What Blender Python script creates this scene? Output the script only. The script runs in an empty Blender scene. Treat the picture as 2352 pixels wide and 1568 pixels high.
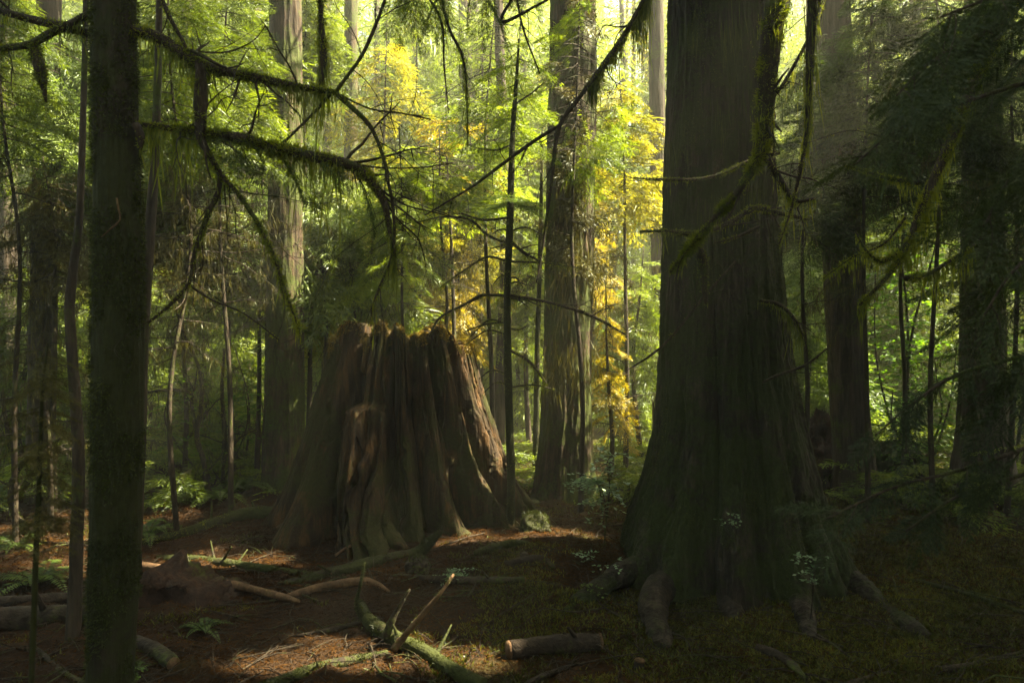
import bpy, math, random
import numpy as np
from mathutils import Vector, Matrix

# ------------------------------------------------------------------ camera, sky, sun, exposure
sc = bpy.context.scene
COL = sc.collection
R = math.radians
FPX, CZ = 1700.0, 2.0              # focal length in photo pixels (2352 wide), camera height
SUN_AZ, SUN_EL = 86.0, 54.0        # degrees right of the view direction, above the horizon
EXPOSURE = 3.5
SUN_STRENGTH, SKY_STRENGTH = 5.0, 0.072
HAZE_DENSITY = 0.0052

cam = bpy.data.cameras.new("camera")
camo = bpy.data.objects.new("camera", cam)
COL.objects.link(camo)
camo.location = (0, 0, CZ)
camo.rotation_euler = (R(90), 0, 0)
cam.sensor_width = 36.0
cam.lens = FPX / 2352 * 36.0
cam.clip_start, cam.clip_end = 0.05, 600
cam.dof.use_dof = True
cam.dof.focus_distance = 7.6
cam.dof.aperture_fstop = 4.5
sc.camera = camo

S = np.array([math.sin(R(SUN_AZ)) * math.cos(R(SUN_EL)), math.cos(R(SUN_AZ)) * math.cos(R(SUN_EL)), math.sin(R(SUN_EL))])
world = bpy.data.worlds.new("World")
sc.world = world
world.use_nodes = True
wn = world.node_tree
sky = wn.nodes.new("ShaderNodeTexSky")
sky.sky_type = 'NISHITA'
sky.sun_disc = False
sky.sun_elevation = R(SUN_EL)
sky.sun_rotation = R(SUN_AZ)
sky.air_density, sky.dust_density, sky.ozone_density = 1.0, 4.0, 0.6
warm = wn.nodes.new("ShaderNodeMix")           # pale overcast-warm sky rather than deep blue
warm.data_type, warm.blend_type = 'RGBA', 'MULTIPLY'
warm.inputs[0].default_value = 1.0
warm.inputs[7].default_value = (1.08, 1.0, 0.76, 1)
wn.links.new(sky.outputs[0], warm.inputs[6])
wn.links.new(warm.outputs[2], wn.nodes["Background"].inputs[0])
wn.nodes["Background"].inputs[1].default_value = SKY_STRENGTH

sun = bpy.data.lights.new("sun", 'SUN')
sun.energy = SUN_STRENGTH
sun.angle = R(0.5)
sun.color = (1.0, 0.86, 0.58)
suno = bpy.data.objects.new("sun", sun)
COL.objects.link(suno)
suno.rotation_euler = Vector(-S).to_track_quat('-Z', 'Y').to_euler()
suno.location = (20, 15, 30)

sc.view_settings.view_transform = 'Standard'
sc.view_settings.look = 'None'
sc.view_settings.exposure = EXPOSURE
sc.view_settings.gamma = 1.0
sc.render.film_transparent = False
cy = sc.cycles
cy.max_bounces, cy.diffuse_bounces, cy.glossy_bounces = 5, 3, 1
cy.transmission_bounces, cy.volume_bounces, cy.transparent_max_bounces = 3, 0, 4
cy.use_denoising = True
cy.sample_clamp_indirect = 4.0
cy.caustics_reflective = cy.caustics_refractive = False

# ------------------------------------------------------------------ helpers
rng = np.random.default_rng(7)
random.seed(7)


def P(u, v, d):
    return np.array([(u - 1176) / FPX * d, d, CZ - (v - 784) / FPX * d])


def hash3(ix, iy, iz, seed):
    h = (ix.astype(np.uint32) * np.uint32(374761393) + iy.astype(np.uint32) * np.uint32(668265263)
         + iz.astype(np.uint32) * np.uint32(2246822519) + np.uint32((seed * 3266489917) & 0xffffffff))
    h = (h ^ (h >> np.uint32(13))) * np.uint32(1274126177)
    h = h ^ (h >> np.uint32(16))
    return h.astype(np.float64) / 4294967295.0


def vnoise(p, seed=0):
    p = np.asarray(p, float)
    i = np.floor(p).astype(np.int64)
    f = p - i
    f = f * f * (3 - 2 * f)
    out = 0
    for dx in (0, 1):
        wx = f[..., 0] if dx else 1 - f[..., 0]
        for dy in (0, 1):
            wy = f[..., 1] if dy else 1 - f[..., 1]
            for dz in (0, 1):
                wz = f[..., 2] if dz else 1 - f[..., 2]
                out = out + wx * wy * wz * hash3(i[..., 0] + dx, i[..., 1] + dy, i[..., 2] + dz, seed)
    return out


def fbm(p, octv=4, seed=0):
    p = np.asarray(p, float)
    a, s, t = 0.5, 0.0, 0.0
    for o in range(octv):
        s = s + a * vnoise(p * 2 ** o, seed + o * 17)
        t += a
        a *= 0.5
    return s / t


def gh(x, y):
    """height of the forest floor"""
    x, y = np.asarray(x, float), np.asarray(y, float)
    z0 = np.zeros_like(x + y)
    n = fbm(np.stack([x * 0.45 + z0, y * 0.45 + z0, z0], -1), 3, 3) - 0.5
    m = fbm(np.stack([x * 2.3 + z0, y * 2.3 + z0, z0], -1), 3, 9) - 0.5
    h = 0.26 * n + 0.09 * m
    h = h + 0.10 * np.exp(-((x - 1.9) ** 2 + (y - 6.4) ** 2) / 2.0)
    h = h + 0.10 * np.exp(-((x + 1.2) ** 2 + (y - 8.2) ** 2) / 4.0)
    h = h - 0.04 * np.exp(-((x - 0.75) ** 2 + (y - 9.0) ** 2) / 0.9)
    h = h + 0.035 * np.clip(y - 11, 0, 40) + 0.05 * np.clip(np.abs(x) - 9, 0, 30)
    return h


def G(u, v, lift=0.0):
    """point of the forest floor seen at photo pixel u, v"""
    d = 3400.0 / (v - 784)
    for _ in range(6):
        x = (u - 1176) / FPX * d
        d = 0.5 * d + 0.5 * (CZ - float(gh(x, d))) * FPX / (v - 784)
    x = (u - 1176) / FPX * d
    return np.array([x, d, float(gh(x, d)) + lift])


def norm(a):
    return a / np.maximum(np.linalg.norm(a, axis=-1, keepdims=True), 1e-9)


def smooth_path(pts, step):
    """Catmull-Rom through rows of pts (x y z r ...), resampled about every step metres"""
    pts = np.asarray(pts, float)
    if len(pts) < 3:
        L = np.linalg.norm(pts[-1, :3] - pts[0, :3])
        n = max(2, int(L / step))
        t = np.linspace(0, 1, n)[:, None]
        return pts[0] * (1 - t) + pts[-1] * t
    q = np.vstack([2 * pts[0] - pts[1], pts, 2 * pts[-1] - pts[-2]])
    out = []
    for i in range(1, len(q) - 2):
        L = np.linalg.norm(q[i + 1, :3] - q[i, :3])
        n = max(2, int(L / step))
        t = np.linspace(0, 1, n, endpoint=False)[:, None]
        a, b, c, d = q[i - 1], q[i], q[i + 1], q[i + 2]
        out.append(0.5 * (2 * b + (c - a) * t + (2 * a - 5 * b + 4 * c - d) * t ** 2 + (3 * b - a - 3 * c + d) * t ** 3))
    out.append(q[-2][None])
    return np.vstack(out)


# ------------------------------------------------------------------ gaps cut in canopy and crowns to place the sun
def sunproj(p, z0):
    t = (p[..., 2] - z0) / S[2]
    return p[..., 0] - S[0] * t, p[..., 1] - S[1] * t


FLECKS = [(540, 1306, .30), (450, 1297, .26), (400, 1320, .16), (610, 1318, .14), (1215, 1240, .26), (1275, 1228, .30), (1120, 1262, .16), (690, 1520, .22), (620, 1540, .18),
          (950, 1505, .14), (380, 1350, .14), (120, 1300, .3), (2040, 1080, .5), (1020, 1262, .14)]
FLECK_XY = [(G(u, v)[0], G(u, v)[1], r) for u, v, r in FLECKS]


def in_fleck(p, pad=.04):
    x, y = sunproj(p, 0.05)
    m = np.zeros(len(p), bool)
    for fx, fy, r in FLECK_XY:
        m |= (x - fx) ** 2 + (y - fy) ** 2 < (r + pad) ** 2
    x, y = sunproj(p, 1.2)                      # the stump's right flank
    m |= (x > -.75) & (x < .4) & (y > 7.5 - .5 * pad) & (y < 8.9 + .5 * pad) & (np.abs(p[:, 0] + .35) > .6)
    x, y = sunproj(p, 2.1)                      # and its mossy top
    m |= ((x + 1.15) ** 2 + (y - 8.15) ** 2 < (.6 + .5 * pad) ** 2) & (p[:, 2] > 2.35)
    return m


def lit_amount(p):
    """1 where a crown at p would shade the sunny clearing behind the stump"""
    x, y = sunproj(p, 2.0)
    wob = 1.6 * (vnoise(np.stack([x * .5, y * .5, x * 0], -1), 5) - .5)
    a = np.clip((x + 13.0 + wob) / 2.5, 0, 1) * np.clip((3.6 + wob + 0.10 * (y - 9) - x) / 1.2, 0, 1)
    b = np.clip((y - 7.35 + .9 * np.clip(-2.2 - x, 0, 1) - .35 * wob) / .7, 0, 1) * np.clip((30 - y) / 4.0, 0, 1)
    c = np.clip((x - 4.4) / .8, 0, 1) * np.clip((8.6 - x) / .8, 0, 1) * np.clip((y - 10.0) / .8, 0, 1) * np.clip((15 - y) / 1.5, 0, 1)
    return np.maximum(a * b, c)


SUNNY = [(1.0, -6.2, -2.8, 9.3, 14.0, 1.6), (1.5, -0.6, 1.0, 11.5, 17, 1.6), (3.3, -4.6, -1.2, 9.9, 11.6, 1.0), (1.0, -3.4, -1.6, 11, 15, 1.6), (2.5, -1.0, 0.6, 9.6, 12.5, 1.2)]


def in_window(p, share=.40):
    """thin places in the young crowns, up-sun of the sunny spots (plane z, x0, x1, y0, y1, clearance)"""
    m = np.zeros(len(p), bool)
    for z0, x0, x1, y0, y1, cl in SUNNY:
        x, y = sunproj(p, z0)
        m |= (x > x0) & (x < x1) & (y > y0) & (y < y1) & (p[:, 2] > z0 + cl) & (vnoise(p * 2.3, 88) < (.72 if z0 > 3 else share))
    return m


# ------------------------------------------------------------------ mesh collector
class MB:
    def __init__(self):
        self.v, self.q, self.t, self.n = [], [], [], 0
        self.qm, self.tm, self.qt, self.tt, self.qs, self.ts = [], [], [], [], [], []

    def add(self, verts, quads=None, tris=None, mat=0, tint=0.5, smooth=True):
        verts = np.asarray(verts, float).reshape(-1, 3)
        self.v.append(verts)
        for arr, L, M, T, SM, k in ((quads, self.q, self.qm, self.qt, self.qs, 4), (tris, self.t, self.tm, self.tt, self.ts, 3)):
            if arr is None or len(arr) == 0:
                continue
            arr = np.asarray(arr, np.int64).reshape(-1, k)
            L.append(arr + self.n)
            m = len(arr)
            M.append(np.full(m, mat, np.int32))
            T.append(np.broadcast_to(np.asarray(tint, float), (m,)).astype(np.float32))
            SM.append(np.full(m, smooth, bool))
        self.n += len(verts)

    def leaves(self, p, d, nrm, ll, lw, mat=0, tint=None):
        """pointed leaf quads: base p, direction d, normal nrm, length ll, width lw"""
        p, d = np.asarray(p, float), norm(np.asarray(d, float))
        m = len(p)
        if m == 0:
            return
        w = norm(np.cross(nrm, d))
        ll = np.broadcast_to(np.asarray(ll, float), (m,))[:, None]
        lw = np.broadcast_to(np.asarray(lw, float), (m,))[:, None] * 0.5
        v = np.stack([p, p + d * ll * .42 + w * lw, p + d * ll, p + d * ll * .42 - w * lw], 1)
        q = np.arange(m * 4).reshape(m, 4)
        if tint is None:
            tint = rng.random(m)
        self.add(v, quads=q, mat=mat, tint=tint, smooth=False)

    def tube(self, path, radii=None, sides=8, mat=0, tint=0.5, rough=0.0, seed=0, cap=True, flat=1.0):
        path = np.asarray(path, float)
        if radii is None:
            radii, path = path[:, 3], path[:, :3]
        radii = np.broadcast_to(np.asarray(radii, float), (len(path),))
        n = len(path)
        tan = norm(np.gradient(path, axis=0))
        ref = np.array([0.0, 0, 1]) if abs(tan[0, 2]) < .9 else np.array([1.0, 0, 0])
        a = norm(np.cross(tan, ref + 0 * tan))
        for i in range(1, n):
            x = a[i - 1] - tan[i] * np.dot(a[i - 1], tan[i])
            a[i] = x / max(np.linalg.norm(x), 1e-9)
        b = np.cross(tan, a)
        th = np.linspace(0, 2 * np.pi, sides, endpoint=False)
        c, s = np.cos(th)[None, :, None], np.sin(th)[None, :, None] * flat
        dirs = a[:, None, :] * c + b[:, None, :] * s
        r = radii[:, None, None] * np.ones((1, sides, 1))
        if rough:
            pos = path[:, None, :] + dirs * r
            r = r * (1 + rough * 2 * (fbm(pos * (0.35 / max(radii.mean(), .004)), 3, seed) - .5)[..., None])
        v = (path[:, None, :] + dirs * r).reshape(-1, 3)
        i, j = np.meshgrid(np.arange(n - 1), np.arange(sides), indexing='ij')
        j2 = (j + 1) % sides
        q = np.stack([i * sides + j, i * sides + j2, (i + 1) * sides + j2, (i + 1) * sides + j], -1).reshape(-1, 4)
        tr = None
        if cap and sides > 3:
            v = np.vstack([v, path[0] - tan[0] * radii[0] * .25, path[-1] + tan[-1] * radii[-1] * .25])
            k = np.arange(sides)
            tr = np.vstack([np.stack([(k + 1) % sides, k, 0 * k + n * sides], -1),
                            np.stack([(n - 1) * sides + k, (n - 1) * sides + (k + 1) % sides, 0 * k + n * sides + 1], -1)])
        self.add(v, quads=q, tris=tr, mat=mat, tint=tint)

    def grid(self, v, wrap=True, mat=0, tint=0.5, smooth=True):
        n, m = v.shape[:2]
        mm = m if wrap else m - 1
        i, j = np.meshgrid(np.arange(n - 1), np.arange(mm), indexing='ij')
        j2 = (j + 1) % m
        q = np.stack([i * m + j, i * m + j2, (i + 1) * m + j2, (i + 1) * m + j], -1).reshape(-1, 4)
        self.add(v.reshape(-1, 3), quads=q, mat=mat, tint=tint, smooth=smooth)

    def drop_where(self, fn):
        """leave out the faces whose first vertex satisfies fn"""
        V = np.vstack(self.v)
        for L, M, T, SM in ((self.q, self.qm, self.qt, self.qs), (self.t, self.tm, self.tt, self.ts)):
            for k in range(len(L)):
                keep = ~fn(V[L[k][:, 0]]) | (M[k] > 0)
                L[k], M[k], T[k], SM[k] = L[k][keep], M[k][keep], T[k][keep], SM[k][keep]

    def mesh(self, name, mats, origin=(0, 0, 0)):
        me = bpy.data.meshes.new(name)
        V = np.vstack(self.v) - np.asarray(origin, float) if self.v else np.zeros((0, 3))
        Q = np.vstack(self.q) if self.q else np.zeros((0, 4), np.int64)
        T = np.vstack(self.t) if self.t else np.zeros((0, 3), np.int64)
        nq, nt = len(Q), len(T)
        me.vertices.add(len(V))
        me.vertices.foreach_set("co", V.astype(np.float32).ravel())
        me.loops.add(nq * 4 + nt * 3)
        me.loops.foreach_set("vertex_index", np.concatenate([Q.ravel(), T.ravel()]).astype(np.int32))
        me.polygons.add(nq + nt)
        me.polygons.foreach_set("loop_start", np.concatenate([np.arange(nq) * 4, nq * 4 + np.arange(nt) * 3]).astype(np.int32))
        cat = lambda a, b, dt: np.concatenate([x for x in a + b] or [np.zeros(0)]).astype(dt)
        me.polygons.foreach_set("material_index", cat(self.qm, self.tm, np.int32))
        me.polygons.foreach_set("use_smooth", cat(self.qs, self.ts, bool))
        at = me.attributes.new("tint", 'FLOAT', 'FACE')
        at.data.foreach_set("value", cat(self.qt, self.tt, np.float32))
        me.update(calc_edges=True)
        me.validate()
        for m in mats:
            me.materials.append(m)
        return me


def tag(o, label=None, cat=None, group=None, kind=None):
    if label:
        o['label'] = label
    if cat:
        o['category'] = cat
    if group:
        o['group'] = group
    if kind:
        o['kind'] = kind
    return o


def thing(name, label, cat, loc, group=None):
    o = bpy.data.objects.new(name, None)
    COL.objects.link(o)
    o.empty_display_size = 0.1
    o.location = [float(c) for c in loc]
    return tag(o, label, cat, group)


def wloc(o):
    p = np.zeros(3)
    while o is not None:
        p = p + np.array(o.location)
        o = o.parent
    return p


def part(name, mb, mats, parent, label=None):
    """mesh given in world coordinates, linked as a child"""
    mats = mats if isinstance(mats, (list, tuple)) else [mats]
    o = bpy.data.objects.new(name, mb.mesh(name, mats, wloc(parent)))
    COL.objects.link(o)
    o.parent = parent
    if label:
        o['label'] = label
    return o


def solo(name, mb, mats, label, cat, loc=(0, 0, 0), group=None, kind=None):
    mats = mats if isinstance(mats, (list, tuple)) else [mats]
    o = bpy.data.objects.new(name, mb.mesh(name, mats, loc))
    COL.objects.link(o)
    o.location = [float(c) for c in loc]
    return tag(o, label, cat, group, kind)


def copy_tree(o, loc, rz=0.0, scale=1.0, label=None, parent=None):
    c = o.copy()
    COL.objects.link(c)
    if parent is not None:
        c.parent = parent
    else:
        c.location = [float(a) for a in loc]
        c.rotation_euler = (0, 0, rz)
        c.scale = (scale,) * 3
        if label:
            c['label'] = label
    for ch in list(o.children):
        copy_tree(ch, None, parent=c)
    return c


# ------------------------------------------------------------------ materials
def nodes(name):
    m = bpy.data.materials.new(name)
    m.use_nodes = True
    nt = m.node_tree
    nt.nodes.clear()
    out = nt.nodes.new("ShaderNodeOutputMaterial")
    N = lambda t, **kw: _node(nt, t, kw)
    return m, nt, out, N


def _node(nt, t, kw):
    n = nt.nodes.new("ShaderNode" + t)
    for k, v in kw.items():
        if k.startswith("i_"):
            n.inputs[k[2:].replace("_", " ")].default_value = v
        else:
            setattr(n, k, v)
    return n


def ramp(nt, fac, stops):
    r = nt.nodes.new("ShaderNodeValToRGB")
    els = r.color_ramp.elements
    els[0].position, els[0].color = stops[0][0], (*stops[0][1], 1)
    els[1].position, els[1].color = stops[1][0], (*stops[1][1], 1)
    for p, c in stops[2:]:
        e = els.new(p)
        e.color = (*c, 1)
    nt.links.new(fac, r.inputs[0])
    return r.outputs[0]


def noise(nt, scale, detail=4, vec=None, rough=0.55):
    n = nt.nodes.new("ShaderNodeTexNoise")
    n.inputs["Scale"].default_value = scale
    n.inputs["Detail"].default_value = detail
    n.inputs["Roughness"].default_value = rough
    if vec is not None:
        nt.links.new(vec, n.inputs["Vector"])
    return n.outputs["Fac"]


def mixc(nt, fac, a, b):
    m = nt.nodes.new("ShaderNodeMix")
    m.data_type = 'RGBA'
    for s, v in ((0, fac), (6, a), (7, b)):
        if hasattr(v, "is_output"):
            nt.links.new(v, m.inputs[s])
        elif isinstance(v, tuple):
            m.inputs[s].default_value = (*v, 1)
        else:
            m.inputs[s].default_value = v
    return m.outputs[2]


def leaf_mat(name, dark, mid, light, transl=0.5, tcol=None, gloss=0.025):
    """foliage: colour varies leaf by leaf and spray by spray; sun shines through the leaf"""
    m, nt, out, N = nodes(name)
    att = N("Attribute", attribute_name="tint")
    tc = N("TexCoord")
    big = noise(nt, 1.3, 2, tc.outputs["Object"])
    mx = N("Math", operation='MULTIPLY_ADD')
    nt.links.new(att.outputs["Fac"], mx.inputs[0])
    mx.inputs[1].default_value = 0.55
    s = N("Math", operation='MULTIPLY_ADD')
    nt.links.new(big, s.inputs[0])
    s.inputs[1].default_value, s.inputs[2].default_value = 1.6, -0.58
    nt.links.new(s.outputs[0], mx.inputs[2])
    col = ramp(nt, mx.outputs[0], [(0.0, dark), (1.0, light), (0.5, mid)])
    d = N("BsdfDiffuse")
    nt.links.new(col, d.inputs[0])
    t = N("BsdfTranslucent")
    tc_ = mixc(nt, 1.0, col, tcol or (1, 1, 1))
    tc_.node.blend_type = 'MULTIPLY'
    nt.links.new(tc_, t.inputs[0])
    mixs = N("MixShader")
    mixs.inputs[0].default_value = transl
    nt.links.new(d.outputs[0], mixs.inputs[1])
    nt.links.new(t.outputs[0], mixs.inputs[2])
    g = N("BsdfGlossy")
    g.inputs["Roughness"].default_value = 0.45
    g.inputs[0].default_value = (0.8, 0.9, 0.9, 1)
    m2 = N("MixShader")
    m2.inputs[0].default_value = gloss
    nt.links.new(mixs.outputs[0], m2.inputs[1])
    nt.links.new(g.outputs[0], m2.inputs[2])
    nt.links.new(m2.outputs[0], out.inputs[0])
    return m


def bark_mat(name, dark, mid, light, moss=(0.045, 0.06, 0.010), moss_amt=0.4, sx=14.0, sz=1.6, bump=0.7, rough=0.85):
    """furrowed bark: streaks along the trunk, patches of moss"""
    m, nt, out, N = nodes(name)
    tc = N("TexCoord")
    mp = N("Mapping")
    mp.inputs["Scale"].default_value = (sx, sx, sz)
    nt.links.new(tc.outputs["Object"], mp.inputs[0])
    n1 = noise(nt, 1.0, 6, mp.outputs[0], 0.65)
    n2 = noise(nt, 3.1, 4, mp.outputs[0], 0.6)
    ad = N("Math", operation='MULTIPLY_ADD')
    nt.links.new(n2, ad.inputs[0])
    ad.inputs[1].default_value = 0.5
    nt.links.new(n1, ad.inputs[2])
    col = ramp(nt, ad.outputs[0], [(0.5, dark), (1.0, light), (0.74, mid)])
    ms = noise(nt, 2.2, 6, tc.outputs["Object"], 0.7)
    mf = noise(nt, 34, 2, tc.outputs["Object"])
    a2 = N("Math", operation='MULTIPLY_ADD')
    nt.links.new(mf, a2.inputs[0])
    a2.inputs[1].default_value = 0.28
    nt.links.new(ms, a2.inputs[2])
    lo = 0.86 - 0.42 * moss_amt
    mk = N("MapRange")
    nt.links.new(a2.outputs[0], mk.inputs[0])
    mk.inputs[1].default_value, mk.inputs[2].default_value = lo - 0.05, lo + 0.07
    mcol = mixc(nt, mf, tuple(c * .45 for c in moss), tuple(min(1, c * 1.5) for c in moss))
    col = mixc(nt, mk.outputs[0], col, mcol)
    b = N("BsdfPrincipled")
    nt.links.new(col, b.inputs["Base Color"])
    b.inputs["Roughness"].default_value = rough
    b.inputs["Specular IOR Level"].default_value = 0.25
    bp = N("Bump")
    bp.inputs["Strength"].default_value = bump
    bp.inputs["Distance"].default_value = 0.03
    nt.links.new(ad.outputs[0], bp.inputs["Height"])
    bp2 = N("Bump")
    bp2.inputs["Strength"].default_value = 0.5
    bp2.inputs["Distance"].default_value = 0.015
    nt.links.new(mf, bp2.inputs["Height"])
    nt.links.new(bp.outputs[0], bp2.inputs["Normal"])
    nt.links.new(bp2.outputs[0], b.inputs["Normal"])
    nt.links.new(b.outputs[0], out.inputs[0])
    return m


M = {}
YT = (1.35, 1.25, 0.45)
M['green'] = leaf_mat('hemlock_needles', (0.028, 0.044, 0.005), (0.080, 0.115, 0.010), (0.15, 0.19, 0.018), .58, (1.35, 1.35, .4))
M['lime'] = leaf_mat('fresh_needles', (0.052, 0.082, 0.007), (0.138, 0.188, 0.016), (0.235, 0.275, 0.026), .62, (1.25, 1.32, .42))
M['yellow'] = leaf_mat('sunlit_yellow_needles', (0.10, 0.115, 0.012), (0.23, 0.24, 0.022), (0.38, 0.35, 0.035), .6, (1.3, 1.2, .45))  # glow of sun through the needles, painted in as yellow
M['gold'] = leaf_mat('sunlit_gold_needles', (0.14, 0.115, 0.010), (0.30, 0.235, 0.015), (0.46, 0.35, 0.025), .6, (1.2, 1.25, .4))  # deeper gold for sun-glowing boughs, light held in the colour
M['blue'] = leaf_mat('blue_green_needles', (0.040, 0.066, 0.016), (0.115, 0.165, 0.036), (0.20, 0.25, 0.06), .55, (1.2, 1.3, .5))
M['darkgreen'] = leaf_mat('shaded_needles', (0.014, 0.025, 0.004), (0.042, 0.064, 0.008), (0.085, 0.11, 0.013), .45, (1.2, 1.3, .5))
M['olive'] = leaf_mat('mossy_twig_fuzz', (0.025, 0.026, 0.006), (0.06, 0.058, 0.010), (0.12, 0.10, 0.014), .4, (1.2, 1.15, .5))
M['leaf'] = leaf_mat('maple_leaf', (0.03, 0.07, 0.008), (0.08, 0.16, 0.015), (0.15, 0.24, 0.03), .6, (1.3, 1.4, .4))
M['huckle'] = leaf_mat('huckleberry_leaf', (0.07, 0.12, 0.06), (0.15, 0.23, 0.12), (0.24, 0.34, 0.19), .35, (1, 1.2, .6), .05)
M['fern'] = leaf_mat('fern_leaf', (0.025, 0.045, 0.008), (0.06, 0.095, 0.016), (0.11, 0.15, 0.028), .4, (1.2, 1.3, .5))
M['moss'] = leaf_mat('moss_fuzz', (0.012, 0.016, 0.003), (0.034, 0.044, 0.006), (0.08, 0.09, 0.011), .4, (1.3, 1.3, .4), .02)
M['brightmoss'] = leaf_mat('bright_moss_fuzz', (0.05, 0.07, 0.005), (0.13, 0.16, 0.011), (0.25, 0.27, 0.02), .58, (1.3, 1.3, .4), .02)  # bright moss, raised further to stand in for front light on branches
M['hangmoss'] = leaf_mat('hanging_moss', (0.020, 0.022, 0.005), (0.05, 0.052, 0.010), (0.10, 0.095, 0.018), .45, (1.2, 1.2, .5), .02)
M['ochremoss'] = leaf_mat('ochre_moss', (0.05, 0.04, 0.005), (0.14, 0.10, 0.010), (0.28, 0.19, 0.02), .35, (1.2, 1.1, .5), .02)
M['litter'] = leaf_mat('leaf_litter', (0.010, 0.0052, 0.0022), (0.038, 0.0185, 0.0058), (0.085, 0.042, 0.011), .2, (1.3, .9, .5), .0)

M['bark'] = bark_mat('hemlock_bark', (0.010, 0.008, 0.006), (0.034, 0.026, 0.018), (0.08, 0.06, 0.042), moss_amt=.35)
M['cedarbark'] = bark_mat('cedar_bark', (0.003, 0.0025, 0.002), (0.018, 0.014, 0.010), (0.070, 0.054, 0.038), (0.020, 0.028, 0.004), .62, 12, .8, 1.0)
M['mossbark'] = bark_mat('moss_covered_bark', (0.008, 0.007, 0.005), (0.020, 0.016, 0.010), (0.04, 0.032, 0.020), (0.018, 0.022, 0.004), .75)
M['redbark'] = bark_mat('red_brown_bark', (0.010, 0.007, 0.005), (0.038, 0.026, 0.016), (0.11, 0.07, 0.040), moss_amt=.6)
M['stumpwood'] = bark_mat('weathered_stump_wood', (0.004, 0.0025, 0.0013), (0.028, 0.0165, 0.0065), (0.10, 0.052, 0.016), (0.026, 0.028, 0.004), .50, 9, .9, .9)
M['twig'] = bark_mat('twig_bark', (0.012, 0.009, 0.006), (0.030, 0.022, 0.014), (0.06, 0.045, 0.030), moss_amt=.35, sx=30, sz=8)
M['log'] = bark_mat('fallen_log_bark', (0.008, 0.006, 0.004), (0.024, 0.017, 0.011), (0.06, 0.042, 0.027), moss_amt=.30, sx=10, sz=10)
M['mosslog'] = bark_mat('mossy_log_bark', (0.008, 0.006, 0.004), (0.024, 0.017, 0.011), (0.05, 0.036, 0.022), (0.026, 0.032, 0.005), moss_amt=.75, sx=12, sz=12)
M['palewood'] = bark_mat('bare_pale_wood', (0.03, 0.018, 0.010), (0.095, 0.055, 0.028), (0.19, 0.115, 0.06), moss_amt=.10, sx=9, sz=9, bump=.4)
M['rotwood'] = bark_mat('rotten_red_wood', (0.007, 0.004, 0.003), (0.022, 0.011, 0.006), (0.06, 0.028, 0.014), moss_amt=.2, sx=10, sz=6, bump=.9)


def ground_mat():
    m, nt, out, N = nodes('forest_floor_duff')
    tc = N("TexCoord")
    n1 = noise(nt, 26, 6, tc.outputs["Object"], .7)
    n2 = noise(nt, 0.8, 4, tc.outputs["Object"])
    n3 = noise(nt, 60, 3, tc.outputs["Object"])
    duff = ramp(nt, n1, [(.30, (0.008, 0.0045, 0.0022)), (.78, (0.062, 0.032, 0.011)), (.55, (0.027, 0.0140, 0.0055))])
    mossc = ramp(nt, n3, [(.3, (0.022, 0.026, 0.004)), (.75, (0.095, 0.10, 0.013))])
    sx = N("SeparateXYZ")
    nt.links.new(tc.outputs["Object"], sx.inputs[0])
    xr = N("MapRange")
    nt.links.new(sx.outputs[0], xr.inputs[0])
    xr.inputs[1].default_value, xr.inputs[2].default_value = -1.5, 2.5
    xr.inputs[3].default_value, xr.inputs[4].default_value = -.16, .16
    a = N("Math", operation='ADD')
    nt.links.new(n2, a.inputs[0])
    nt.links.new(xr.outputs[0], a.inputs[1])
    mr = N("MapRange")
    nt.links.new(a.outputs[0], mr.inputs[0])
    mr.inputs[1].default_value, mr.inputs[2].default_value = .48, .66
    mm = N("Math", operation='MULTIPLY')
    nt.links.new(mr.outputs[0], mm.inputs[0])
    nt.links.new(n3, mm.inputs[1])
    col = mixc(nt, mm.outputs[0], duff, mossc)
    b = N("BsdfPrincipled")
    nt.links.new(col, b.inputs["Base Color"])
    b.inputs["Roughness"].default_value = .9
    b.inputs["Specular IOR Level"].default_value = .15
    bp = N("Bump")
    bp.inputs["Strength"].default_value = .9
    bp.inputs["Distance"].default_value = .03
    nt.links.new(n1, bp.inputs["Height"])
    nt.links.new(bp.outputs[0], b.inputs["Normal"])
    nt.links.new(b.outputs[0], out.inputs[0])
    return m


M['ground'] = ground_mat()
M['rootbark'] = bark_mat('root_bark', (0.004, 0.003, 0.002), (0.020, 0.015, 0.010), (0.055, 0.042, 0.030), (0.020, 0.027, 0.004), .45, 11, 11, 1.0)
M['neargreen'] = leaf_mat('near_hemlock_needles', (0.008, 0.014, 0.004), (0.024, 0.037, 0.008), (0.05, 0.068, 0.014), .45, (1.2, 1.3, .5))
M['floormoss'] = leaf_mat('floor_moss', (0.022, 0.028, 0.004), (0.070, 0.082, 0.010), (0.15, 0.15, 0.017), .35, (1.3, 1.2, .4), .02)


# ------------------------------------------------------------------ plant builders
def rot_from(xdir, up=np.array([0., 0, 1]), roll=0.0):
    x = norm(np.asarray(xdir, float))
    y = np.cross(up, x)
    if np.linalg.norm(y) < 1e-3:
        y = np.array([0., 1, 0])
    y = norm(y)
    z = np.cross(x, y)
    c, s = math.cos(roll), math.sin(roll)
    y2, z2 = y * c + z * s, z * c - y * s
    return np.stack([x, y2, z2], 1)


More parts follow.
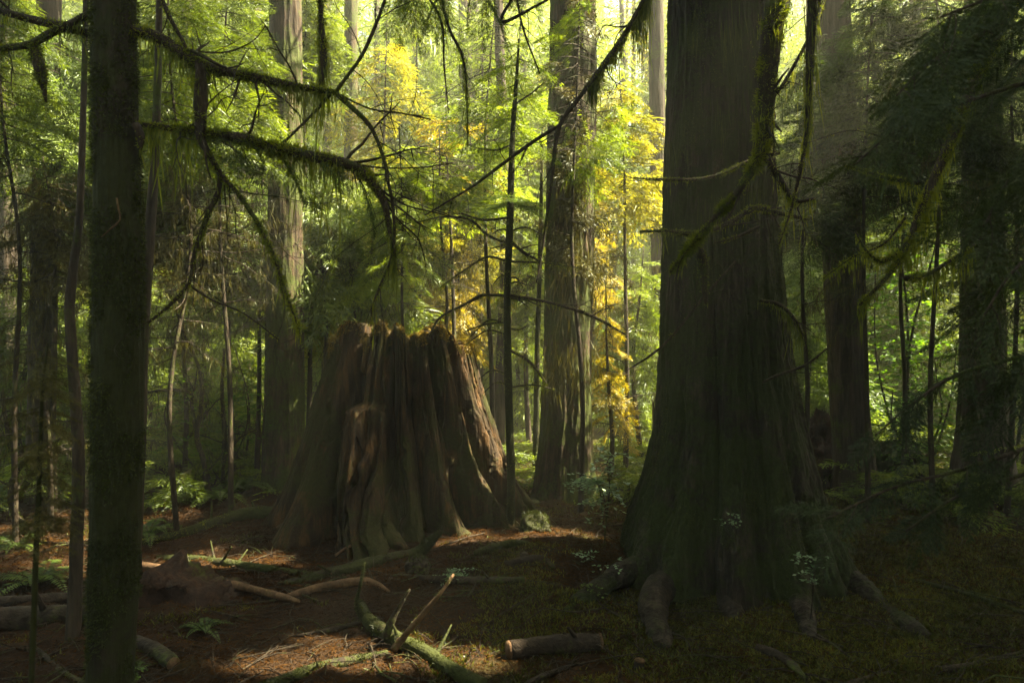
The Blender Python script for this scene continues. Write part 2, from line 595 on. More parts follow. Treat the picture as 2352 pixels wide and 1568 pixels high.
def bough_template(seed, n2, n3, ll, lw, droop=.25, wide=.34):
    """flat feathery conifer spray along +X, one unit long: (p, d, normal, length, width) per needle twig"""
    r = np.random.default_rng(seed)
    ps, ds, ls = [], [], []
    ax = lambda t: np.stack([t, .05 * np.sin(t * 4 + seed), -droop * t ** 2], -1)
    for i in range(n2):
        t = .08 + .92 * (i + r.random() * .8) / n2
        side = 1 if i % 2 else -1
        L = wide * (math.sin(math.pi * min(1, t * .80 + .20)) ** .8 + .06) * r.uniform(.55, 1.15)
        if r.random() < .10:
            continue
        ang = R(62 - 28 * t + r.normal(0, 7))
        o = ax(np.array(t))
        dv = np.array([math.cos(ang), side * math.sin(ang), -.28 * t + r.normal(0, .10)])
        m = max(2, int(n3 * L / wide))
        k = (np.arange(m) + r.random(m) * .6) / m
        pos = o + dv * (k * L)[:, None]
        pos[:, 2] -= .30 * (k * L) ** 2 / max(L, .01) * .8
        s2 = np.where(np.arange(m) % 2, 1, -1) * side
        a2 = ang * side + s2 * np.radians(48 + r.normal(0, 9, m))
        dd = np.stack([np.cos(a2), np.sin(a2), -.40 + r.normal(0, .30, m)], -1)
        lens = ll * (1.05 - .55 * k) * r.uniform(.7, 1.25, m)
        ps.append(pos), ds.append(dd), ls.append(lens)
        # the tip and the twig itself
        ps.append(np.array([o + dv * L * .45, o + dv * L * .80]))
        ds.append(np.array([dv, dv + [0, 0, -.2]]))
        ls.append(np.array([L * .5, L * .3 + ll * .6]))
    p, d, l = np.vstack(ps), norm(np.vstack(ds)), np.concatenate(ls)
    nr = norm(np.stack([r.normal(0, .75, len(p)), r.normal(0, .75, len(p)), np.ones(len(p))], -1))
    return p, d, nr, l, np.full(len(p), lw) * r.uniform(.7, 1.2, len(p))


FAR = [bough_template(100 + i, 40, 13, .10, .020, .16 + .09 * i, .38) for i in range(5)]
MIDB = [bough_template(200 + i, 54, 16, .062, .0135, .12 + .09 * i, .36) for i in range(5)]
NEAR = [bough_template(300 + i, 60, 22, .034, .0085, .15 + .08 * i, .30) for i in range(5)]


def put_bough(mb, tpl, pos, xdir, scale, roll=0.0, mat=0, tint_shift=0.0, wood=None, wr=.006, thin=1.0):
    p, d, n, l, w = tpl
    if thin < 1:
        k = rng.random(len(p)) < thin
        p, d, n, l, w = p[k], d[k], n[k], l[k], w[k]
    Rm = rot_from(xdir, roll=roll)
    mb.leaves(pos + (p * scale) @ Rm.T, d @ Rm.T, n @ Rm.T, l * scale, w * scale ** .5, mat,
              np.clip(rng.random(len(p)) * .7 + .15 + tint_shift, 0, 1))
    if wood is not None:
        t = np.linspace(0, 1, 6)
        dr = .3
        ax = np.stack([t, .05 * np.sin(t * 4), -dr * .7 * t ** 2], -1) * scale
        mb.tube(pos + ax @ Rm.T, wr * (1.05 - t), 3, mat=wood, cap=False)


def twigs(mb, pos, xdir, L, r, mat, depth=2, wig=.35, droop=.2, fuzz=None, dens=1.0):
    """bare crooked dead branch with side twigs; fuzz = material of the moss hanging from it"""
    n = 6
    x = norm(np.asarray(xdir, float))
    pts, p, dcur = [pos], np.array(pos, float), x.copy()
    for i in range(n):
        dcur = norm(dcur + rng.normal(0, wig * .35, 3) + np.array([0, 0, -droop * .12]))
        p = p + dcur * L / n
        pts.append(p)
    pts = np.array(pts)
    mb.tube(smooth_path(np.c_[pts, np.linspace(r, r * .25, n + 1)], L / 8), sides=4 if r > .006 else 3, mat=mat, cap=False)
    if fuzz is not None:
        m = int(L * 60 * dens)
        k = rng.random(m) * n
        i0 = np.minimum(k.astype(int), n - 1)
        q = pts[i0] + (pts[i0 + 1] - pts[i0]) * (k - i0)[:, None]
        dn = np.stack([rng.normal(0, .25, m), rng.normal(0, .25, m), -np.ones(m)], -1)
        mb.leaves(q, dn, rng.normal(0, 1, (m, 3)), rng.uniform(.02, .11, m) * (1 + 1.2 * (rng.random(m) < .12)), rng.uniform(.004, .010, m), fuzz)
    if depth > 0:
        for k in range(int(3 + L * 3)):
            i = rng.integers(1, n)
            dv = norm(dcur * .6 + rng.normal(0, .55, 3) + np.array([0, 0, -.15]))
            twigs(mb, pts[i], dv, L * rng.uniform(.25, .5), r * .45, mat, depth - 1, wig, droop, fuzz, dens)


def trunk_verts(path, nth, nz, bark=.03, flute=.05, nflute=5, seed=0, ridges=(), butt=0.0):
    """tapered trunk with furrowed bark round a path of (x y z r)"""
    path = np.asarray(path, float)
    pp = smooth_path(path, .05)
    zs = np.linspace(pp[0, 2], pp[-1, 2], nz)
    order = np.argsort(pp[:, 2])
    cx, cyy, rr = (np.interp(zs, pp[order, 2], pp[order, k]) for k in (0, 1, 3))
    th = np.linspace(0, 2 * np.pi, nth, endpoint=False)
    T, Z = np.meshgrid(th, zs)
    r = rr[:, None] * np.ones_like(T)
    h = Z - zs[0]
    r = r * (1 + flute * np.sin(nflute * T + seed + .3 * np.sin(Z * .8)) * np.exp(-h / 2.5))
    for al, w, amp, h0 in ridges:
        dT = (T - al + np.pi) % (2 * np.pi) - np.pi
        r = r + amp * np.exp(-(dT / w) ** 2) * np.exp(-h / h0)
    base = np.stack([np.cos(T) * rr[:, None], np.sin(T) * rr[:, None], Z], -1)
    f = base * np.array([14, 14, 1.5])
    rid = 1 - np.abs(2 * fbm(f, 4, seed) - 1)
    r = r + bark * (rid - .7) * 2 + bark * .6 * (fbm(base * np.array([40, 40, 9]), 2, seed + 4) - .5)
    return np.stack([cx[:, None] + np.cos(T) * r, cyy[:, None] + np.sin(T) * r, Z], -1)


def fuzz_on_grid(mb, v, n, ll, lw, mat=0, sel=None, up=0.0, seed=0):
    """short moss blades standing on a grid surface"""
    a, b = v.shape[:2]
    i, j = rng.integers(1, a - 1, n), rng.integers(0, b, n)
    p = v[i, j]
    du = v[i, (j + 1) % b] - v[i, j - 1]
    dv = v[i + 1, j] - v[i - 1, j]
    nr = norm(np.cross(du, dv))
    p = p + du * rng.uniform(-.6, .6, (n, 1)) + dv * rng.uniform(-.6, .6, (n, 1))
    if sel is not None:
        k = sel(p, nr)
        p, nr = p[k], nr[k]
    m = len(p)
    d = nr + rng.normal(0, .55, (m, 3)) + np.array([0, 0, up])
    mb.leaves(p, d, rng.normal(0, 1, (m, 3)), ll * rng.uniform(.5, 1.4, m), lw * rng.uniform(.7, 1.3, m), mat)


def fuzz_on_path(mb, path, n, ll, lw, mat=0, up=.2):
    """moss standing round a branch in uneven clumps (path rows x y z r)"""
    n = int(n * 1.8)
    k = rng.random(n) * (len(path) - 1)
    i = np.minimum(k.astype(int), len(path) - 2)
    q = path[i] + (path[i + 1] - path[i]) * (k - i)[:, None]
    tan = norm(path[i + 1, :3] - path[i, :3])
    s = norm(np.cross(tan, rng.normal(0, 1, (n, 3))))
    p = q[:, :3] + s * q[:, 3:4] * .85
    c = np.clip(fbm(p * 16, 3, 77) * 2.6 - .75, .12, 1.5)
    keep = rng.random(n) < .25 + c
    d = norm(s * .7 + rng.normal(0, .6, (n, 3)) + np.array([0, 0, up - .35]))
    p, d, c = p[keep], d[keep], c[keep]
    m = len(p)
    mb.leaves(p, d, rng.normal(0, 1, (m, 3)), ll * c * rng.uniform(.4, 1.3, m), lw * rng.uniform(.6, 1.2, m), mat)


def hang_on_path(mb, path, n, ll, lw, mat=0, clump=3.0):
    """strands of moss hanging below a branch, longer in places"""
    k = rng.random(n) * (len(path) - 1)
    i = np.minimum(k.astype(int), len(path) - 2)
    q = path[i] + (path[i + 1] - path[i]) * (k - i)[:, None]
    amp = np.clip(vnoise(np.c_[q[:, :2] * clump * 2.2, q[:, 2:3] * clump], 31) * 2.2 - .7, .06, 1.6)
    p = q[:, :3] + np.c_[rng.normal(0, 1, (n, 2)) * q[:, 3:4] * .7, -q[:, 3] * rng.random(n)]
    L = ll * amp * np.clip(rng.lognormal(-.75, .75, n), .05, 2.2)
    for s in range(2):
        d = np.c_[rng.normal(0, .12, (n, 2)), -np.ones(n)]
        mb.leaves(p, d, np.c_[rng.normal(0, 1, (n, 2)), rng.normal(0, .1, n)], L * (.65 if s else .55), lw * rng.uniform(.6, 1.4, n), mat)
        p = p + norm(d) * (L * .42)[:, None]


def px_path(pts, d, step=.05, r=None, dvar=0.0):
    """branch path from photo pixels (u, v, radius in px[, depth]) at depth d"""
    rows = []
    for k, q in enumerate(pts):
        dd = q[3] if len(q) > 3 else d + dvar * k / max(1, len(pts) - 1)
        rows.append(np.r_[P(q[0], q[1], dd), q[2] / FPX * dd])
    return smooth_path(np.array(rows), step)


# ================================================================== SETTING: the forest floor
def axis_coords(lo, hi, fine_lo, fine_hi, fine, grow=1.12):
    a = list(np.arange(fine_lo, fine_hi, fine))
    s, x = fine, fine_hi
    while x < hi:
        a.append(x)
        s *= grow
        x += s
    a.append(hi)
    s, x = fine, fine_lo
    pre = []
    while x > lo:
        s *= grow
        x -= s
        pre.append(max(x, lo))
    return np.array(pre[::-1] + a)


gx, gy = axis_coords(-64, 64, -7, 7, .055), axis_coords(-32, 64, 2.2, 12, .055)
X, Y = np.meshgrid(gx, gy)
Zg = gh(np.clip(X, -60, 60), np.clip(Y, -40, 60))
near = (np.abs(X) < 9) & (Y < 14) & (Y > 0)
det = fbm(np.stack([X * 9, Y * 9, X * 0], -1), 3, 21) - .5
lump = np.clip(fbm(np.stack([X * 3.5, Y * 3.5, X * 0], -1), 2, 27) - .55, 0, 1)
Zg = Zg + near * (.045 * det + .16 * lump)
mb = MB()
mb.grid(np.stack([X, Y, Zg], -1), wrap=False)
solo('forest_floor', mb, M['ground'], None, None, kind='structure')

# ================================================================== THE OLD STUMP
SD = 8.2
scx, scy = (916 - 1176) / FPX * SD, SD
nth, nz = 760, 300
th = np.linspace(0, 2 * np.pi, nth, endpoint=False)
al = (th + np.pi) % (2 * np.pi) - np.pi              # 0 faces the camera, + towards the right
zprof = [(-.35, 330), (-.10, 300), (.05, 283), (.25, 266), (.48, 247), (.72, 230), (.96, 213), (1.2, 198), (1.45, 182), (1.7, 166), (1.97, 150), (2.3, 140)]
zz = np.linspace(-.35, 1, nz)
top = 2.02 + .10 * np.cos(al * 1.0) + .10 * (vnoise(np.stack([np.cos(al) * 3.2, np.sin(al) * 3.2, al * 0], -1), 40) - .5) * 2 \
    + .09 * (vnoise(np.stack([np.cos(al) * 11, np.sin(al) * 11, al * 0], -1), 41) - .5) * 2
s = np.linspace(0, 1, nz)[:, None]
Z = -.35 + (top[None, :] + .35) * s
A = np.broadcast_to(al[None, :], Z.shape)
rpx = np.interp(Z, [a for a, b in zprof], [b for a, b in zprof])
r = rpx / FPX * SD * .93


def ridge(a0, a1, w, amp_base, amp_top, fall, flat=2.0, zmax=9.0):
    ac = a0 + (a1 - a0) * np.exp(-np.clip(Z, 0, 3) / .5)
    d = np.abs((A - ac + np.pi) % (2 * np.pi) - np.pi) / w
    g = np.exp(-d ** flat)
    amp = amp_top + (amp_base - amp_top) * np.exp(-np.clip(Z + .2, 0, 3) / fall)
    return g * amp * (1 / (1 + np.exp((Z - zmax) / .012)))


D = R(1)
r = r + ridge(-72 * D, -80 * D, 14 * D, .30, .05, .4, 3)
r = r + ridge(-42 * D, -44 * D, 11 * D, .30, .07, .4, 3)
r = r + ridge(-13 * D, 2 * D, 12.5 * D, .34, .17, .3, 6, 1.36 + .02 * np.sin(A * 40))
r = r + ridge(-10 * D, -6 * D, 17 * D, .00, .09, .6, 4)
r = r + ridge(12 * D, 19 * D, 6 * D, .12, .08, .5)
r = r + ridge(27 * D, 36 * D, 7 * D, .38, .10, .4, 3)
r = r + ridge(44 * D, 62 * D, 9.5 * D, .62, .12, .42, 3)
r = r + ridge(68 * D, 84 * D, 9.5 * D, .55, .14, .5, 3)
r = r + ridge(96 * D, 108 * D, 12 * D, .46, .12, .5)
for a in (150, 185, 225, 260):
    r = r + ridge(a * D, a * D, 14 * D, .30, .06, .4)
# hollows between the feet, the notch cut for a springboard, splits in the wood
r = r - ridge(-27 * D, -27 * D, 5 * D, .62, .14, .45)
r = r - ridge(-55 * D, -60 * D, 4 * D, .25, .07, .5)
r = r - ridge(20 * D, 27 * D, 4.5 * D, .36, .10, .40)
r = r - ridge(36 * D, 49 * D, 5.5 * D, .66, .09, .42)
r = r - ridge(55 * D, 71 * D, 4 * D, .34, .11, .6)
r = r - ridge(4 * D, 10 * D, 4 * D, .22, .16, .9)
box = (1 / (1 + np.exp(-(Z - 1.37) / .012))) * (1 / (1 + np.exp((Z - 1.66) / .02))) * np.exp(-(np.abs(A + 21 * D) / (6 * D)) ** 6)
r = r - .26 * box
cs, sn = np.cos(A), np.sin(A)
pf = np.stack([cs * 1.2, sn * 1.2, Z], -1)
rid = 1 - np.abs(2 * fbm(pf * np.array([6, 6, .75]), 4, 50) - 1)
r = r + .05 * (rid - .72)
crk = vnoise(pf * np.array([13, 13, .5]), 53)
r = r - .10 * np.clip((crk - .72) / .2, 0, 1)
warp = .13 * (fbm(pf * 2.2, 3, 57) - .5)[..., None] * np.array([1, 1, .3])
g1 = 1 - np.abs(2 * vnoise((pf + warp) * np.array([13, 13, .40]), 54) - 1)
g2 = 1 - np.abs(2 * vnoise((pf + warp) * np.array([40, 40, .9]), 55) - 1)
r = r - .11 * np.clip((g1 - .84) / .12, 0, 1) - .016 * np.clip((g2 - .70) / .30, 0, 1)
rot = np.clip((fbm(pf * np.array([4.5, 4.5, 1.1]) + 9, 3, 58) - .60) / .08, 0, 1)
r = r + .03 * (fbm(pf * np.array([22, 22, 3.2]), 3, 51) - .5) + .03 * (fbm(pf * np.array([7, 7, 5]), 3, 52) - .5)
V = np.stack([scx + sn * r, scy - cs * r, Z], -1)
# broken, hollowed top
caps = [V]
toprow, topr = Z[-1], r[-1]
for f in (.96, .90, .80, .66, .5, .33, .16, .02):
    rr_ = topr * f
    zc = toprow - .02 - (1 - f) * .10 + .22 * (fbm(np.stack([sn[-1] * rr_ * 3, cs[-1] * rr_ * 3, 0 * rr_], -1), 3, 44) - .5) * min(1, (1 - f) * 4)
    caps.append(np.stack([scx + sn[-1] * rr_, scy - cs[-1] * rr_, zc], -1)[None])
VS = np.concatenate(caps, 0)
stump = thing('tree_stump', 'huge weathered old stump with flaring buttress roots, mossy top and a notch', 'tree stump', (scx, scy, 0))
mb = MB()
mb.grid(VS[:, ::-1])
part('trunk', mb, M['stumpwood'], stump)
mb = MB()
fuzz_on_grid(mb, VS[-24:, :, :][:, ::-1], 34000, .035, .010, sel=lambda p, n: vnoise(p * 5, 61) > .30, up=.5)
part('moss_cap', mb, M['ochremoss'], stump)
mb = MB()
fuzz_on_grid(mb, V[:, ::-1], 90000, .020, .007, sel=lambda p, n: (fbm(p * np.array([3, 3, 1.5]), 3, 62) > .52) & (rng.random(len(p)) < .35 + .65 * np.clip(n[:, 2] + .3, 0, 1)))
part('moss', mb, M['moss'], stump)
mb = MB()
k = rng.random((500, 2))
i, j = (nz - 4 + 0 * k[:, 0]).astype(int), (k[:, 1] * nth).astype(int)
p = V[i, j] + np.c_[sn[0, j] * .02, -cs[0, j] * .02, -.02 * k[:, 0]]
mb.leaves(p, np.c_[sn[0, j] * .4, -cs[0, j] * .4, -1 + 0 * k[:, 0]], rng.normal(0, 1, (500, 3)), rng.uniform(.03, .14, 500), .007)
part('moss_fringe', mb, M['hangmoss'], stump)
for pts in ([(1165, 1180, 24, 7.9), (1192, 1205, 20, 7.8), (1222, 1232, 12, 7.6), (1240, 1262, 5, 7.5)],
            [(700, 1195, 26, 7.6), (670, 1212, 20, 7.5), (635, 1222, 13, 7.6), (600, 1240, 5, 7.5)],
            [(985, 1195, 18, 7.6), (1030, 1214, 18, 7.2), (1070, 1232, 14, 7.1), (1100, 1250, 6, 7.0)],
            [(862, 1190, 30, 7.05), (885, 1225, 28, 6.95), (915, 1252, 18, 6.85), (950, 1280, 6, 6.8)]):
    mb = MB()
    mb.tube(px_path(pts, 7, .03), sides=20, rough=.35, seed=5)
    part('root', mb, M['stumpwood'], stump)


# ================================================================== BIG TRUNKS
def profile_path(rows, d, z_top=20.0, taper=.012, lean=None):
    """rows (v, u_left, u_right) -> path x y z r, carried down into the ground and up beyond the frame"""
    rows = sorted(rows, key=lambda q: -q[0])
    out = [np.r_[P((l + r_) / 2, v, d), (r_ - l) / 2 / FPX * d] for v, l, r_ in rows]
    b = out[0].copy()
    b[2] = float(gh(b[0], d)) - .25
    b[3] *= 1.06
    if b[2] < out[0][2] - .05:
        out.insert(0, b)
    a, c = out[-1], out[-2]
    sl = (a[:2] - c[:2]) / (a[2] - c[2])
    for z in np.linspace(a[2] + 2, z_top, 4):
        q = a.copy()
        q[:2] += sl * (z - a[2]) * .6
        q[2] = z
        q[3] = max(.03, a[3] - taper * (z - a[2]))
        out.append(q)
    return np.array(out)


def crown_filter(mb):
    def fn(p):
        return in_fleck(p, .08) | (rng.random(len(p)) < lit_amount(p) * .985)
    mb.drop_where(fn)


def high_crown(mb, path, z0, z1, n, spread, mat=0, wood=1):
    """boughs of a tall conifer, above what the photo shows"""
    for k in range(n):
        z = z0 + (z1 - z0) * (k + rng.random()) / n
        o = np.array([np.interp(z, path[:, 2], path[:, c]) for c in range(3)])
        az = k * 2.4 + rng.normal(0, .4)
        L = spread * (1.1 - .7 * (z - z0) / (z1 - z0)) * rng.uniform(.7, 1.2)
        put_bough(mb, FAR[k % 5], o, (math.cos(az), math.sin(az), rng.uniform(-.35, .0)), L, mat=mat, wood=wood, wr=.03)


def tall_tree(name, label, rows, d, bark, nth=120, nz=260, bd=.02, z_top=18, ridges=(), crown=None, flute=.05, group=None, cat='tree', leafmat='green'):
    path = profile_path(rows, d, z_top)
    base = np.array([path[0, 0], path[0, 1], float(gh(path[0, 0], path[0, 1]))])
    t = thing(name, label, cat, base, group)
    v = trunk_verts(path, nth, nz, bd, flute, 5, int(d * 10), ridges)
    m = MB()
    m.grid(v)
    tr = part('trunk', m, bark, t)
    if crown:
        m = MB()
        high_crown(m, path, *crown)
        crown_filter(m)
        part('crown', m, [M[leafmat], M['twig']], t)
    return t, path, v, tr


# ---- the big cedar
CD = 6.45
cedar_rows = [(1400, 1400, 1950), (1330, 1418, 1938), (1250, 1432, 1912), (1180, 1450, 1890), (1100, 1480, 1868), (1000, 1502, 1843), (900, 1513, 1822), (800, 1520, 1806), (650, 1524, 1788),
              (480, 1528, 1775), (250, 1535, 1763), (0, 1541, 1752)]
HP = np.pi / 2
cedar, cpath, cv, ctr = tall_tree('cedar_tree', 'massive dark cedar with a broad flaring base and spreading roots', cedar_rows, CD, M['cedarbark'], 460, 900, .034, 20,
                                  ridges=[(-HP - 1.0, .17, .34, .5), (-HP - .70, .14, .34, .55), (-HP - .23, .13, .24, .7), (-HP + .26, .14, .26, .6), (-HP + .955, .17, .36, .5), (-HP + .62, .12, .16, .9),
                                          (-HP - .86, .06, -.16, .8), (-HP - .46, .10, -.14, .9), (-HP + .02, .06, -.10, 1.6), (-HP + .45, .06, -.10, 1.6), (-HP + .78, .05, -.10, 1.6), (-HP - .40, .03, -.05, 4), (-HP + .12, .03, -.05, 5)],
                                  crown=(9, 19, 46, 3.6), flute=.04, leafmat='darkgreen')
ROOTS = [([(1480, 1290, 26, 6.1), (1425, 1312, 26, 5.85), (1390, 1335, 24, 5.7), (1345, 1372, 22, 5.55), (1295, 1414, 18, 5.35), (1255, 1452, 9, 5.2), (1225, 1480, 3, 5.05)], 'rootbark'),
         ([(1560, 1290, 30, 6.0), (1520, 1335, 34, 5.65), (1502, 1375, 30, 5.4), (1504, 1412, 26, 5.2), (1514, 1450, 24, 5.0), (1526, 1490, 21, 4.85), (1522, 1522, 14, 4.78), (1505, 1548, 5, 4.7)], 'rootbark'),
         ([(1880, 1270, 26, 6.3), (1945, 1318, 28, 5.95), (2000, 1365, 24, 5.65), (2040, 1400, 22, 5.45), (2085, 1434, 21, 5.25), (2138, 1468, 13, 5.05), (2180, 1490, 4, 4.95)], 'rootbark'),
         ([(1800, 1290, 26, 6.0), (1838, 1372, 26, 5.45), (1852, 1425, 21, 5.22), (1862, 1466, 15, 5.0), (1875, 1510, 5, 4.8)], 'rootbark'),
         ([(1660, 1300, 26, 6.0), (1682, 1392, 28, 5.5), (1694, 1430, 16, 5.3), (1700, 1460, 5, 5.15)], 'rootbark')]
for pts, mt in ROOTS:
    mb = MB()
    rp = px_path(pts, 5.5, .02)
    rp[:, 3] *= 1.08 * (1 + .35 * (vnoise(rp[:, :3] * 7, 12) - .5))
    rp[:, 2] -= .25 * rp[:, 3]
    mb.tube(rp, sides=36, rough=.30, seed=8)
    vv_ = mb.v[-1]
    vv_ += .022 * (fbm(vv_ * 42, 3, 13) - .5)[:, None] * np.array([1, 1, .6])
    ro = part('root', mb, M[mt], cedar)
    mb = MB()
    fuzz_on_path(mb, rp, 2600, .016, .005, up=.5)
    part('moss', mb, M['moss'], ro)
mb = MB()
fuzz_on_grid(mb, cv[:620], 150000, .019, .006, sel=lambda p, n: (n[:, 1] < .2) & (fbm(p * np.array([3.2, 3.2, 1.1]), 3, 71) + .14 * (n[:, 0] < -.4) > .55))
part('moss', mb, M['moss'], cedar)


def mossy_branch(parent, pts, d, fuzz=260, hang=0, hl=.25, moss='brightmoss', bark='twig', ll=.022, lw=.006, name='branch', sides=10, side_twigs=0, boughs=None, dvar=0.0, hmat='hangmoss', tl=.35):
    """a branch as its own part; its moss and needles are sub-parts"""
    path = px_path(pts, d, .03, dvar=dvar)
    L = np.linalg.norm(np.diff(path[:, :3], axis=0), axis=1).sum()
    m = MB()
    m.tube(path, sides=sides, rough=.25, seed=len(pts))
    for k in range(side_twigs):
        i = rng.integers(len(path) // 5, len(path))
        i = min(i, len(path) - 1)
        tan = norm(path[i, :3] - path[max(0, i - 3), :3])
        twigs(m, path[i, :3], norm(tan * .7 + rng.normal(0, .6, 3) * [1, .6, 1] + [0, 0, -.1]), tl * rng.uniform(.5, 1.3), max(.0022, path[i, 3] * .4), 0, 1, .5, .3)
    o = part(name, m, M[bark], parent)
    if fuzz or hang:
        m = MB()
        if fuzz:
            fuzz_on_path(m, path, int(fuzz * L), ll, lw)
        if hang:
            hang_on_path(m, path, int(hang * L), hl, .006)
        part('moss', m, M[moss], o)
    if boughs:
        tpl, n, sc_, mat, t0, down = boughs
        m = MB()
        for k in range(n):
            i = int((t0 + (1 - t0) * (k + rng.random()) / n) * (len(path) - 1))
            tan = norm(path[min(i + 2, len(path) - 1), :3] - path[max(0, i - 2), :3])
            sd = 1 if k % 2 else -1
            dv = tan * .75 + np.array([0, sd * .5, 0]) + np.array([0, 0, -down]) + rng.normal(0, .2, 3)
            put_bough(m, tpl[k % 5], path[i, :3], dv, sc_ * rng.uniform(.6, 1.2), roll=rng.normal(0, .5), wood=1, wr=.003)
        part('foliage', m, [M[mat], M['twig']], o)
    return o, path


# mossy branches that reach across the cedar's face
mossy_branch(cedar, [(1455, 408, 2), (1520, 412, 3), (1600, 412, 4), (1660, 398, 4), (1720, 370, 4), (1790, 352, 4)], 5.2, 900, 160, .07, 'brightmoss', side_twigs=4, ll=.022)
mossy_branch(cedar, [(1470, 532, 3), (1530, 530, 4), (1600, 536, 6), (1680, 510, 6), (1732, 478, 6), (1800, 492, 5), (1855, 503, 4)], 5.2, 1500, 300, .10, 'brightmoss', side_twigs=6, ll=.026)
mossy_branch(cedar, [(1640, 558, 2), (1690, 545, 4), (1745, 520, 4)], 5.25, 500, 60, .06, 'brightmoss', ll=.016)
mossy_branch(cedar, [(1440, 850, 1), (1500, 812, 3), (1545, 770, 3), (1610, 690, 3), (1690, 600, 3)], 5.2, 60, 0, side_twigs=3)
mossy_branch(cedar, [(1760, 250, 3), (1810, 175, 4), (1870, 60, 5), (1900, -60, 6)], 5.0, 200, 200, .20, side_twigs=6)
mossy_branch(cedar, [(1745, 690, 4), (1790, 700, 5), (1830, 740, 4), (1850, 790, 2)], 5.6, 300, 500, .18, 'brightmoss', side_twigs=2)
mossy_branch(cedar, [(1752, 878, 3), (1790, 860, 4), (1850, 838, 3), (1900, 800, 2)], 5.6, 300, 160, .07, 'moss', side_twigs=2)
# strands of moss down the bark
mb = MB()
for u, v, n, L in [(1680, 60, 90, .35), (1700, 120, 70, .4), (1630, 470, 60, .25), (1740, 200, 80, .4), (1590, 60, 30, .3), (1610, 580, 90, .35), (1560, 300, 50, .2), (1660, 260, 60, .25), (1730, 420, 60, .3)]:
    q = P(u, v, 5.55)
    p = q + rng.normal(0, 1, (n, 3)) * [.06, .03, .10]
    mb.leaves(p, np.c_[rng.normal(0, .08, (n, 2)), -np.ones(n)], rng.normal(0, 1, (n, 3)), L * rng.uniform(.3, 1, n), .006)
part('hanging_moss', mb, M['moss'], cedar)
# the long bare branch that hangs in front of the bright gap, and the thick mossy one right of it
mossy_branch(cedar, [(1540, -60, 6, 5.6), (1470, 30, 6, 5.4), (1412, 112, 6, 5.2), (1340, 212, 5, 5.0), (1285, 292, 5, 4.9), (1266, 420, 4, 4.8), (1246, 570, 3, 4.8), (1232, 650, 1.5, 4.8)], 5, 160, 0, side_twigs=7, ll=.018)
mossy_branch(cedar, [(1500, -40, 4, 5.4), (1440, 70, 5, 5.25), (1390, 150, 4, 5.1), (1350, 200, 3, 5.0)], 5.2, 500, 1500, .34)
mossy_branch(cedar, [(1290, 285, 4), (1230, 322, 4), (1170, 365, 4), (1090, 425, 3), (1030, 462, 2), (975, 495, 1.5)], 4.95, 40, 30, .08, side_twigs=7)
mossy_branch(cedar, [(1800, -60, 28), (1780, 30, 26), (1768, 120, 22), (1758, 250, 18), (1748, 345, 13), (1705, 425, 9), (1650, 490, 7), (1600, 550, 6), (1540, 625, 4)], 4.5, 3600, 900, .22, 'brightmoss', ll=.042, side_twigs=6)
mossy_branch(cedar, [(1750, 345, 9), (1790, 410, 7), (1826, 460, 5), (1872, 456, 3)], 4.5, 300, 300, .2, side_twigs=3)
mossy_branch(cedar, [(1868, -40, 10), (1862, 90, 10), (1858, 220, 8), (1850, 330, 5), (1820, 470, 3), (1790, 560, 2)], 4.4, 600, 400, .25, ll=.025, side_twigs=5)
mossy_branch(cedar, [(1600, 540, 6), (1612, 600, 12), (1618, 660, 8), (1622, 700, 3)], 4.55, 900, 500, .12, ll=.03, name='hanging_moss')

# ---- trunk with a fine mossy coat, front left
front_rows = [(1600, 205, 300), (1300, 212, 314), (1000, 217, 322), (800, 219, 324), (600, 222, 322), (400, 222, 316), (250, 218, 310), (0, 216, 304)]
TD = 3.3
ftree, fpath, fv, ftr = tall_tree('mossy_tree', 'slender mossy trunk nearest the camera with long drooping mossy branches', front_rows, TD, M['mossbark'], 150, 560, .009, 14,
                                  crown=(5.6, 13, 26, 2.2), flute=.02, leafmat='darkgreen')
mb = MB()
fuzz_on_grid(mb, fv[:240], 60000, .017, .0045, sel=lambda p, n: (n[:, 1] < .55) & (fbm(p * np.array([9, 9, 4]), 3, 75) > .42), up=-.2)
part('moss', mb, M['moss'], ftree)
mossy_branch(ftree, [(230, 88, 9), (180, 70, 10), (150, 62, 10), (60, 42, 9), (0, 26, 8), (-80, 10, 6)], 3.4, 700, 300, .10, side_twigs=3)
mossy_branch(ftree, [(225, 25, 10), (190, 40, 9), (150, 62, 9), (110, 80, 9), (70, 102, 8), (0, 112, 6), (-60, 120, 4)], 3.35, 900, 400, .10, side_twigs=4)
mossy_branch(ftree, [(76, 100, 8), (84, 130, 12), (94, 170, 12), (100, 200, 7), (106, 235, 3)], 3.35, 1800, 900, .12, ll=.03, name='hanging_moss')
mossy_branch(ftree, [(295, 68, 14), (340, 78, 13), (385, 98, 13), (440, 140, 13), (500, 160, 10), (620, 186, 9), (700, 202, 7), (772, 214, 7)], 3.3, 1900, 650, .15, side_twigs=6, ll=.026)
mossy_branch(ftree, [(770, 213, 5), (800, 172, 4), (830, 130, 4), (862, 60, 4), (895, -30, 3)], 3.3, 120, 60, .05, side_twigs=5, tl=.5)
mossy_branch(ftree, [(770, 213, 6), (800, 240, 6), (850, 290, 5), (880, 360, 4), (892, 420, 4), (902, 470, 4), (905, 565, 3), (880, 640, 3), (856, 700, 2), (852, 750, 1.5)], 3.3, 260, 100, .06, side_twigs=10, tl=.45)
mossy_branch(ftree, [(772, 214, 3), (850, 250, 2), (920, 260, 2), (990, 275, 1.5)], 3.3, 60, 0, side_twigs=5)
mossy_branch(ftree, [(760, 215, 4), (720, 260, 3), (680, 300, 3), (640, 340, 2)], 3.3, 120, 40, .05, side_twigs=3)
